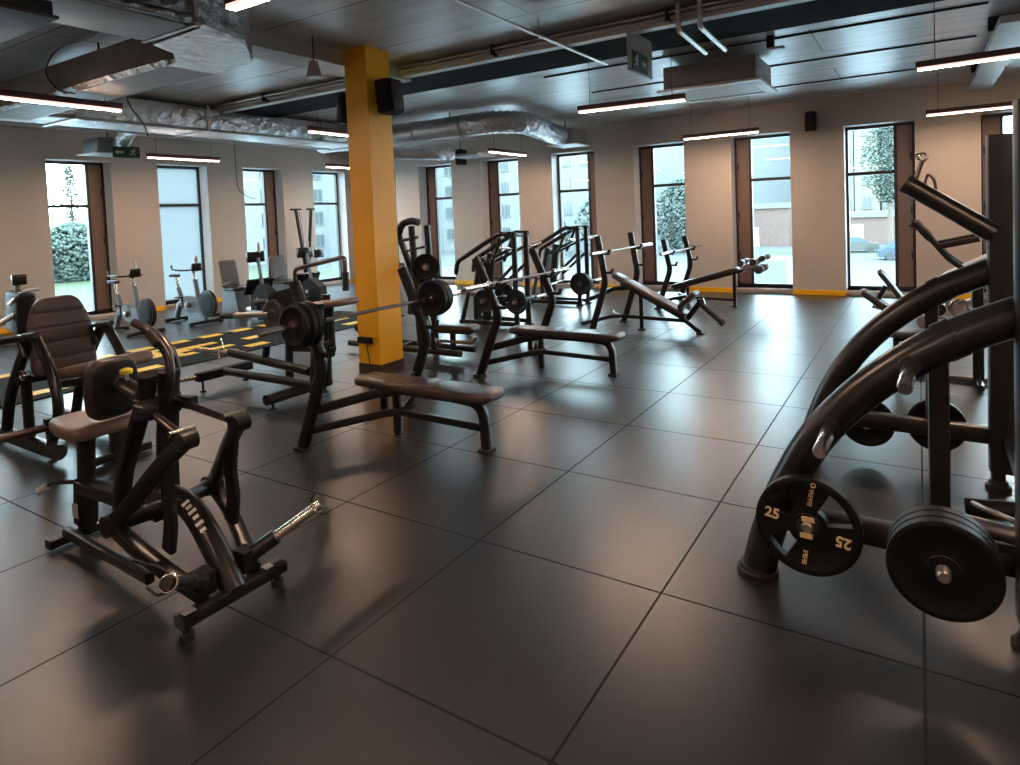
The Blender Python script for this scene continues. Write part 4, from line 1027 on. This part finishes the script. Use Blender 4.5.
hp_('side_cover', prism(N(), [(-4.35, 2.20, .80), (-4.30, 2.20, 1.05), (-3.95, 2.20, 1.12), (-3.75, 2.20, .95), (-3.88, 2.20, .58)], (0, 0, 0), (0, .08, 0)), 'blackmatt')
hp_('chest_pad', pad(N(), (-3.82, 2.56, .93), (1, .05, .10), (-.10, 0, 1), .46, .30, .065), 'brownpad')
hp_('pad_post', rbar(N(), (-3.84, 2.54, .50), (-3.84, 2.54, .90), .05, .05), 'black')
hp_('pad_brace', rbar(N(), (-3.86, 2.40, .52), (-3.84, 2.54, .56), .05, .05), 'black')
for y, z in ((2.12, .84), (2.50, .92)):
    h = hp_('handle_tube', rod(N(), (-4.20, y, z + .03), (-4.92, y, z - .02), .028), 'dullsteel')
    hp_('grip', rod(N(), (-4.72, y, z - .005), (-4.93, y, z - .021), .034), 'rubber', h)
hp_('lower_post', rbar(N(), (-4.45, 2.50, .16), (-4.40, 2.50, .90), .07, .06, up=(0, 1, 0)), 'black')
hp_('stay', rbar(N(), (-4.42, 2.50, .45), (-3.9, 2.50, .48), .05, .05), 'black')
hp_('top_bar', tube(N(), fillet([(-4.46, 2.64, .92), (-4.46, 2.64, 1.24), (-3.74, 2.66, 1.37), (-3.75, 2.66, 1.08)], .05), .022, 10), 'bar')
hp_('top_grip', rod(N(), (-3.74, 2.66, 1.22), (-3.75, 2.66, 1.04), .032), 'rubber')
plate('grey faced plate on the side of the lever row machine, left of the loaded barbell', (-4.12, 2.12, .86), .15, .04, group='machine plates', key=('m', .15), m=mat('grey_plate', (.05, .05, .055), .4))
plate('thick dark plate behind the loaded barbell on the lever row machine', (-3.80, 2.13, .74), .16, .05, group='machine plates', key=('mm', .16))

# ================================================================== ROW OF PLATE LOADED PRESSES
def press(loc, label):
    r = thing('chest_press_machine', label, 'exercise machine', loc, 0, 'lever press machines')
    # local: x=0 middle, rear posts at +.52, user side at -x
    for s in (-1, 1):
        y = s * .17
        p = obj('rear_post', rbar(N(), (.52, y, 0), (.52, y, 1.40), .075, .06, up=(0, 1, 0)), 'black', r)
        obj('foot_cap', box(N(), (.52, y, .012), (.12, .10, .024), bev=.006), 'rubber', p)
        obj('base_rail', rbar(N(), (-.50, y * 1.4, .06), (.52, y, .06), .06, .07), 'black', r)
        obj('front_leg', rbar(N(), (-.48, y * 1.4, 0), (-.38, y * .9, .52), .06, .06, up=(0, 1, 0)), 'black', r)
        a = obj('press_arm', tube(N(), fillet([(.46, y * 1.35, 1.40), (.32, y * 1.35, 1.44), (-.52, y * 1.35, 1.00), (-.55, y * 1.35, .83)], .07), .038, 12), 'black', r)
        obj('grip', rod(N(), (-.535, y * 1.35, .95), (-.556, y * 1.35, .80), .03), 'rubber', a)
        obj('pivot_block', box(N(), (.47, y * 1.05, 1.42), (.18, .10, .075), bev=.012), 'blackmatt', r)
        obj('lower_arm', rbar(N(), (.50, y, 1.22), (-.08, y * .9, .96), .06, .045), 'black', r)
        obj('brace', rbar(N(), (.50, y, .95), (.02, y * .8, .55), .05, .045), 'black', r)
        obj('brace', rbar(N(), (.28, y, 1.36), (.10, y, .98), .045, .045), 'black', r)
        obj('weight_horn', rod(N(), (.50, y, 1.20), (.55, s * .56, 1.24), .024), 'steel', r)
        obj('storage_peg', rod(N(), (.65, s * .20, .43), (.65, s * .46, .43), .022), 'dullsteel', r)
        obj('storage_peg', rod(N(), (.08, s * .20, .42), (.08, s * .46, .42), .022), 'dullsteel', r)
    obj('main_column', rbar(N(), (-.16, 0, .06), (-.02, 0, 1.12), .12, .10, up=(0, 1, 0)), 'black', r)
    obj('lower_tie', rbar(N(), (.08, -.22, .42), (.08, .22, .42), .05, .05), 'black', r)
    obj('lower_tie', rbar(N(), (.62, -.22, .43), (.62, .22, .43), .05, .05), 'black', r)
    obj('side_rail', rbar(N(), (-.10, 0, .42), (.64, 0, .43), .06, .05), 'black', r)
    obj('top_tie', rbar(N(), (.50, -.25, 1.40), (.50, .25, 1.40), .06, .06), 'black', r)
    obj('back_pad', pad(N(), (-.22, 0, .82), (.22, 0, 1), (-1, 0, .22), .50, .30, .07), 'pad', r)
    obj('seat_pad', pad(N(), (-.42, 0, .50), (1, 0, -.12), (.12, 0, 1), .34, .36, .075), 'brownpad', r)
    obj('seat_post', rbar(N(), (-.36, 0, .05), (-.36, 0, .46), .07, .06), 'black', r)
    return r
f1 = press((-4.68, 6.50, 0), 'lever press machine just right of the yellow column, with two plates low on its side')
dup(f1, (-4.78, 8.78, 0), 0, 'lever press machine further back, just left of the incline bench racks')
for lb, p, rr in (('left plate low on the side of the nearer lever press', (-4.60, 6.13, .42), .18), ('right plate low on the side of the nearer lever press', (-4.03, 6.13, .43), .18),
                  ('plate at the far side of the nearer lever press, seen at its left', (-4.73, 6.87, .42), .18), ('dark plate low on the side of the further lever press', (-4.10, 8.40, .44), .20), ('second plate behind the one low on the further lever press', (-4.10, 8.345, .44), .20)):
    plate(lb, p, rr, .05, group='machine plates', key=('press', rr))
# machine partly hidden by the column
r = G_ = thing('tall_lever_machine', 'tall black lever machine with plates half hidden behind the yellow column', 'exercise machine', (-4.5, 4.4, 0))
def gp(name, bm, m, parent=None, **kw): return world_part(name, bm, m, G_, parent, **kw)
for y in (4.22, 4.50):
    gp('tall_post', tube(N(), [(-4.20, y, 0), (-4.27, y, 1.62)], .05, kind=(.06, .075), up=(1, 0, 0)), 'black')
    if y > 4.3:
        gp('base_rail', rod(N(), (-5.45, y, .10), (-3.6, y, .10), .04, seg=14), 'black'); continue
    gp('lean_post', tube(N(), [(-3.98, y, .10), (-4.15, y, .70), (-4.52, y, 1.60)], .05, kind=(.05, .07), up=(1, 0, 0)), 'black')
    gp('top_arm', tube(N(), spline([(-4.50, y, 1.50), (-4.42, y, 1.64), (-4.28, y, 1.68), (-4.16, y, 1.66)], 5), .045, 12), 'black')
    gp('cross_link', rbar(N(), (-4.46, y, 1.44), (-4.18, y, 1.48), .04, .04), 'black')
    gp('cross_link', rbar(N(), (-4.44, y, 1.30), (-4.06, y, 1.37), .03, .03), 'black')
    gp('base_rail', rod(N(), (-5.45, y, .10), (-3.6, y, .10), .04, seg=14), 'black')
gp('weight_horn', rod(N(), (-4.08, 4.20, 1.14), (-3.86, 3.96, 1.14), .022), 'dullsteel')
gp('weight_horn', rod(N(), (-4.42, 4.22, 1.15), (-4.5, 3.90, 1.15), .022), 'dullsteel')
gp('body_shield', prism(N(), [(-4.46, 4.28, .52), (-4.40, 4.28, 1.0), (-4.15, 4.28, 1.0), (-4.08, 4.28, .5)], (0, 0, 0), (0, .16, 0)), 'blackmatt')
gp('foot_pad', pad(N(), (-3.82, 4.40, .36), (1, .1, 0), (0, 0, 1), .62, .26, .10), 'pad')
gp('foot_pad_rail', tube(N(), fillet([(-4.1, 4.36, .20), (-3.55, 4.40, .20), (-3.50, 4.40, .28)], .05), .022, 10), 'dullsteel')
gp('pad_post', rbar(N(), (-3.85, 4.40, .06), (-3.85, 4.40, .33), .06, .06), 'black')
gp('rear_roller', lathe(N(), [(0, .05), (.01, .06), (.48, .06), (.49, .05)], (-5.32, 4.24, .30), (0, 1, 0), 18), 'pad')
gp('roller_post', rbar(N(), (-5.32, 4.48, .10), (-5.32, 4.48, .30), .05, .05), 'black')
gp('tie', rbar(N(), (-4.25, 4.22, 1.05), (-4.25, 4.50, 1.05), .06, .06), 'black')
gp('tie', rbar(N(), (-4.6, 4.22, .10), (-4.6, 4.50, .10), .06, .06), 'black')
plate('plate high on the tall lever machine right of the yellow column', (-3.92, 4.04, 1.14), .155, .05, axis=(.6, -.65, 0), group='machine plates', key=('g', .155))
plate('second plate high on the tall lever machine, nearer to the yellow column', (-4.48, 3.99, 1.15), .155, .05, axis=(-.2, -1, 0), group='machine plates', key=('g', .155))

# ================================================================== CARDIO ROW BY THE LEFT WALL
def bike(loc, label):
    r = thing('exercise_bike', label, 'exercise bike', loc, 0, 'indoor bikes by the wall')
    for x, w_ in ((-.47, .40), (.47, .60)):
        f = obj('floor_bar', rod(N(), (x, -w_ / 2, .04), (x, w_ / 2, .04), .03), 'black', r)
        for s in (-1, 1): obj('foot_pad', box(N(), (x, s * (w_ / 2 - .03), .015), (.08, .06, .03), bev=.008), 'rubber', f)
    obj('frame', tube(tube(tube(N(), fillet([(-.46, 0, .05), (-.32, 0, .34), (.16, 0, .36), (.32, 0, .30)], .08), .045, kind=(.07, .10)), [(-.22, 0, .34), (-.34, 0, .62)], .03, kind=(.07, .055), up=(1, 0, 0)), fillet([(.46, 0, .05), (.30, 0, .35), (.20, 0, .78)], .06), .04, kind=(.07, .075), up=(1, 0, 0)), 'grey', r)
    obj('body_shell', prism(N(), [(-.22, -.04, .28), (-.10, -.04, .48), (.28, -.04, .46), (.40, -.04, .22), (.05, -.04, .17)], (0, 0, 0), (0, .08, 0)), 'grey', r)
    obj('seat_post', rod(N(), (-.33, 0, .58), (-.385, 0, .80), .022), 'steel', r)
    obj('saddle', pad(N(), (-.40, 0, .84), (1, 0, 0), (0, 0, 1), .27, .16, .05, taper=lambda t: 1 - .65 * t), 'pad', r)
    w_ = obj('flywheel', lathe(N(), [(-.045, .12), (-.045, .20), (-.03, .235), (.03, .235), (.045, .20), (.045, .12)], (.55, 0, .36), (0, 1, 0), 32), 'blackmatt', r)
    obj('flywheel_rim', lathe(N(), [(-.034, .20), (-.034, .228), (.034, .228), (.034, .20)], (.55, 0, .36), (0, 1, 0), 32), 'dullsteel', w_)
    obj('bar_post', rod(N(), (.205, 0, .76), (.17, 0, .94), .025), 'steel', r)
    b = N()
    for s in (-1, 1): tube(b, fillet([(.16, 0, .95), (.14, s * .20, .955), (-.12, s * .22, .97), (-.17, s * .20, 1.04)], .06), .016, 10)
    obj('handlebar', b, 'black', r)
    mo = obj('console', box(N(), (.26, 0, 1.00), (.05, .17, .14), rot=(0, -.0, 0), bev=.01), 'screen', r)
    obj('bottle', lathe(N(), [(0, .03), (.11, .032), (.13, .02), (.16, .02)], (.22, .03, 1.04), (0, 0, 1), 14), 'white', mo)
    ck = obj('crank', lathe(N(), [(-.10, .02), (-.09, .05), (.09, .05), (.10, .02)], (.02, 0, .32), (0, 1, 0), 16), 'dullsteel', r)
    for s in (-1, 1): obj('pedal', box(box(N(), (.02 + s * .06, s * .115, .32 - s * .06), (.025, .02, .19), rot=None), (.02 + s * .10, s * .16, .32 - s * .15), (.10, .08, .025)), 'black', ck)
    return r
b1 = bike((-10.17, 3.80, 0), 'indoor bike nearest the leftmost window')
dup(b1, (-10.16, 4.83, 0), 0, 'indoor bike in front of the frosted window')
def recumbent(loc, label):
    r = thing('recumbent_bike', label, 'exercise bike', loc, 0, 'recumbent bikes by the wall')
    obj('backrest', pad(N(), (-.34, 0, .80), (-.22, 0, 1), (1, 0, .22), .52, .36, .05), mat('backrest_grey', (.14, .13, .135), .5) if 'backrest_grey' not in bpy.data.materials else bpy.data.materials['backrest_grey'], r)
    obj('seat_pad', pad(N(), (-.10, 0, .52), (1, 0, 0), (0, 0, 1), .40, .40, .07), 'pad', r)
    obj('seat_pedestal', prism(N(), [(-.42, -.14, .06), (-.36, -.14, .48), (.02, -.14, .48), (.10, -.14, .06)], (0, 0, 0), (0, .28, 0)), 'grey', r)
    for s in (-1, 1):
        obj('side_handle', tube(N(), fillet([(-.20, s * .16, .52), (-.12, s * .30, .60), (.18, s * .30, .68)], .05), .016, 10), 'black', r)
        obj('floor_bar', rod(N(), (-.42, s * .05, .04), (-.42, s * .32, .04), .03), 'black', r)
    obj('main_rail', rbar(N(), (-.42, 0, .12), (.95, 0, .14), .12, .10), 'silver', r)
    obj('front_bar', rod(N(), (.92, -.30, .04), (.92, .30, .04), .03), 'black', r)
    obj('front_leg', rbar(N(), (.90, 0, .04), (.90, 0, .14), .07, .06), 'black', r)
    obj('drive_shell', prism(N(), [(.40, -.09, .14), (.42, -.09, .50), (.70, -.09, .62), (.98, -.09, .45), (1.0, -.09, .14)], (0, 0, 0), (0, .18, 0)), 'blackmatt', r)
    obj('mast', rbar(N(), (.66, 0, .55), (.56, 0, 1.10), .06, .05, up=(0, 1, 0)), 'grey', r)
    s_ = obj('console', box(N(), (.50, 0, 1.12), (.08, .34, .20), rot=None, bev=.015), 'screen', r)
    obj('bottle', lathe(N(), [(0, .03), (.13, .03), (.15, .02), (.18, .02)], (.52, .06, 1.2), (0, 0, 1), 14), 'white', s_)
    pp = box(N(), (0, 0, 0), (.06, .56, .30), rot=(0, .45, 0), bev=.015); bmesh.ops.translate(pp, vec=(.38, .12, .56), verts=pp.verts); obj('slanted_panel', pp, 'screen', r)
    obj('panel_post', rbar(N(), (.40, .05, .16), (.38, .05, .48), .07, .06), 'grey', r)
    ck = obj('crank', lathe(N(), [(-.13, .03), (.13, .03)], (.66, 0, .36), (0, 1, 0), 14), 'dullsteel', r)
    for s in (-1, 1): obj('pedal', box(box(N(), (.66 - s * .06, s * .14, .36 + s * .05), (.03, .02, .18)), (.66 - s * .10, s * .19, .36 + s * .14), (.06, .09, .10)), 'black', ck)
    return r
rb = recumbent((-9.92, 5.68, 0), 'grey backed recumbent bike right of the two indoor bikes')
dup(rb, (-9.92, 6.78, 0), 0, 'grey backed recumbent bike just before the V shaped trainer')
# V shaped trainer
r = thing('cable_trainer', 'V shaped black twin arm trainer standing by the left wall', 'exercise machine', (-10.4, 7.62, 0))
obj('base', box(N(), (0, 0, .04), (.6, .5, .08), bev=.02), 'blackmatt', r)
obj('column', rbar(N(), (0, 0, .06), (0, 0, .95), .13, .12), 'blackmatt', r)
for s in (-1, 1):
    a = obj('arm', rbar(N(), (0, s * .05, .80), (-.02, s * .20, 2.0), .06, .05, up=(1, 0, 0)), 'black', r)
    obj('arm_end', box(N(), (-.02, s * .20, 2.0), (.12, .16 if s > 0 else .22, .04), bev=.01), 'black', a)
    obj('cord', rod(N(), (.05, s * .06, .9), (.05, s * .17, 1.95), .006, seg=6), 'cable', a)
obj('screen', box(N(), (.14, .22, 1.02), (.04, .24, .18), bev=.012), 'screen', r)
obj('screen_arm', rod(N(), (0, .04, .92), (.13, .20, 1.0), .016), 'dullsteel', r)
# machine at the far left edge
r = thing('elliptical_trainer', 'black cardio machine with a dark screen on a post, at the far left edge', 'exercise machine', (-11.1, 2.4, 0))
obj('body_shell', pad(N(), (.0, .25, .48), (.10, 0, 1), (0, 1, 0), .66, .52, .26), 'blackmatt', r)
obj('shell_trim', tube(N(), spline([(.14, .05, .62), (.12, .25, .80), (.08, .48, .82)], 6), .028, 10), 'silver', r)
obj('floor_rail', rbar(N(), (.05, -.9, .07), (.05, .5, .07), .14, .10), 'blackmatt', r)
obj('side_rail', tube(N(), fillet([(.05, -1.0, .26), (.05, -.1, .32), (.05, .15, .45)], .1), .04, 12), 'dullsteel', r)
obj('front_bar', rod(N(), (-.28, .42, .04), (.34, .42, .04), .035), 'black', r)
obj('mast', rod(N(), (.0, .20, .72), (.0, .24, .93), .035), 'brownpad', r)
obj('screen', box(N(), (.02, .25, .99), (.08, .19, .17), bev=.02), 'screen', r)

# ================================================================== SPRINT MAT
mt_ = thing('sprint_mat', 'black turf strip with yellow dashes and marks across the left floor', 'mat', (-7.6, 2.0, 0))
obj('turf', box(N(), (0, 0, .006), (1.70, 9.4, .012)), 'turf', mt_, smooth=0)
for x, ys in ((-.80, [-3.1 + .52 * k for k in range(15)]), (.0, [-2.9, -2.1, -1.3, 2.30, 3.05, 3.95]), (.56, [-2.6, -1.6, -.6, .45, 1.45, 1.95, 3.10, 3.75])):
    for y in ys: obj('yellow_dash', box(N(), (x, y, .0135), (.19, .32, .004)), 'ypaint', mt_, smooth=0)
for cx_, cy_ in ((-.25, .95), (.02, 1.42)):        # the big worn figures in the middle
    b = N()
    for dx, dy, sx, sy in ((-.22, -.16, .14, .40), (-.22, .2, .14, .36), (.20, -.16, .14, .40), (.20, .2, .14, .36), (0, -.34, .50, .13), (0, .02, .50, .13)): box(b, (cx_ + dx, cy_ + dy, .0135), (sx, sy, .004 + .0004 * (dx == 0)))
    obj('yellow_figure', b, 'ypaint', mt_, smooth=0)

# ================================================================== BENCH AND SEATED MACHINE BEHIND THE RIGHT RACK
r = thing('adjustable_bench', 'adjustable sit up bench below the right hand window', 'weight bench', (.8, 6.9, 0))
def w2(root):
    return lambda name, bm, m, parent=None, **kw: world_part(name, bm, m, root, parent, **kw)
q = w2(r)
q('back_pad', pad(N(), (.72, 6.9, .70), (-.27, 0, .38), (.38, 0, .27), .46, .27, .06), 'pad')
q('seat_pad', pad(N(), (.56, 6.9, .52), (.33, 0, -.25), (.25, 0, .33), .40, .26, .08), 'pad')
q('support', rbar(N(), (.56, 6.9, .50), (.66, 6.9, .70), .04, .05), 'black')
q('main_rail', rbar(N(), (.52, 6.9, .46), (1.35, 6.9, .24), .06, .05), 'dullsteel')
q('post', rbar(N(), (.76, 6.9, 0), (.76, 6.9, .40), .06, .06), 'black')
q('floor_bar', rod(N(), (.76, 6.62, .03), (.76, 7.18, .03), .03), 'black')
q('floor_bar', rod(N(), (1.33, 6.62, .03), (1.33, 7.18, .03), .03), 'black')
q('post', rbar(N(), (1.33, 6.9, .02), (1.33, 6.9, .26), .06, .06), 'black')
for s in (-1, 1): q('foot_roller', lathe(N(), [(0, .05), (.01, .06), (.2, .06), (.21, .05)], (1.10, 6.9 + s * .04, .62), (0, s, 0), 16), 'pad')
q('roller_post', rbar(N(), (1.10, 6.9, .30), (1.10, 6.9, .64), .04, .04), 'dullsteel')
r = thing('leg_curl_machine', 'pale padded leg machine half hidden behind the right rack', 'exercise machine', (1.3, 5.4, 0))
q = w2(r)
for y in (5.15, 5.65):
    h = q('handle', tube(N(), fillet([(.94, y, 1.45), (.955, y, 1.50), (1.0, y, 1.46), (1.22, y, 1.17), (1.50, y, .93)], .03), .025, 10), 'black')
    q('grip', rod(N(), (.97, y, 1.49), (1.09, y, 1.34), .032), 'rubber', h)
    q('handle_brace', rbar(N(), (1.14, y, 1.27), (1.45, y, 1.34), .03, .05), 'black', h)
q('thigh_pad', pad(N(), (1.43, 5.4, 1.09), (.66, 0, .36), (-.36, 0, .66), .56, .30, .08), mat('pale_pad', (.36, .35, .36), .4))
q('pad_rail', rbar(N(), (1.22, 5.4, .90), (1.60, 5.4, 1.11), .06, .05), 'black')
q('bench_pad', pad(N(), (.95, 5.4, .43), (1, 0, 0), (0, 0, 1), .46, .30, .07), mat('dark_grey_pad', (.10, .10, .105), .35))
q('bench_leg', rbar(N(), (.80, 5.4, 0), (.80, 5.4, .40), .05, .05), 'black')
q('main_post', rbar(N(), (1.45, 5.4, 0), (1.45, 5.4, 1.0), .09, .08, up=(0, 1, 0)), 'black')
q('seat_rail', rbar(N(), (.78, 5.4, .37), (1.50, 5.4, .37), .06, .05), 'black')
q('floor_bar', rbar(N(), (.94, 5.4, .03), (1.60, 5.4, .03), .05, .05), 'bar')
q('floor_bar', rbar(N(), (1.45, 5.1, .03), (1.45, 5.7, .03), .05, .05), 'black')
for x, z in ((1.03, .58), (1.14, .70), (1.42, .64)):
    q('roller', lathe(N(), [(0, .05), (.01, .062), (.40, .062), (.41, .05)], (x, 5.18, z), (0, 1, 0), 18), 'pad' if x > 1.1 else mat('pale_roller', (.30, .27, .26), .45))
q('roller_arm', tube(N(), fillet([(1.45, 5.4, .50), (1.25, 5.62, .55), (1.03, 5.62, .58)], .05), .02, 10), 'dullsteel')
q('roller_arm', tube(N(), fillet([(1.45, 5.4, .80), (1.40, 5.64, .72), (1.14, 5.64, .70)], .05), .02, 10), 'dullsteel')
q('cam_ring', tube(N(), [V(1.30, 5.2, .72) + V(math.cos(a) * .07, 0, math.sin(a) * .07) for a in [2 * PI * k / 18 for k in range(19)]], .014, 8), 'steel')
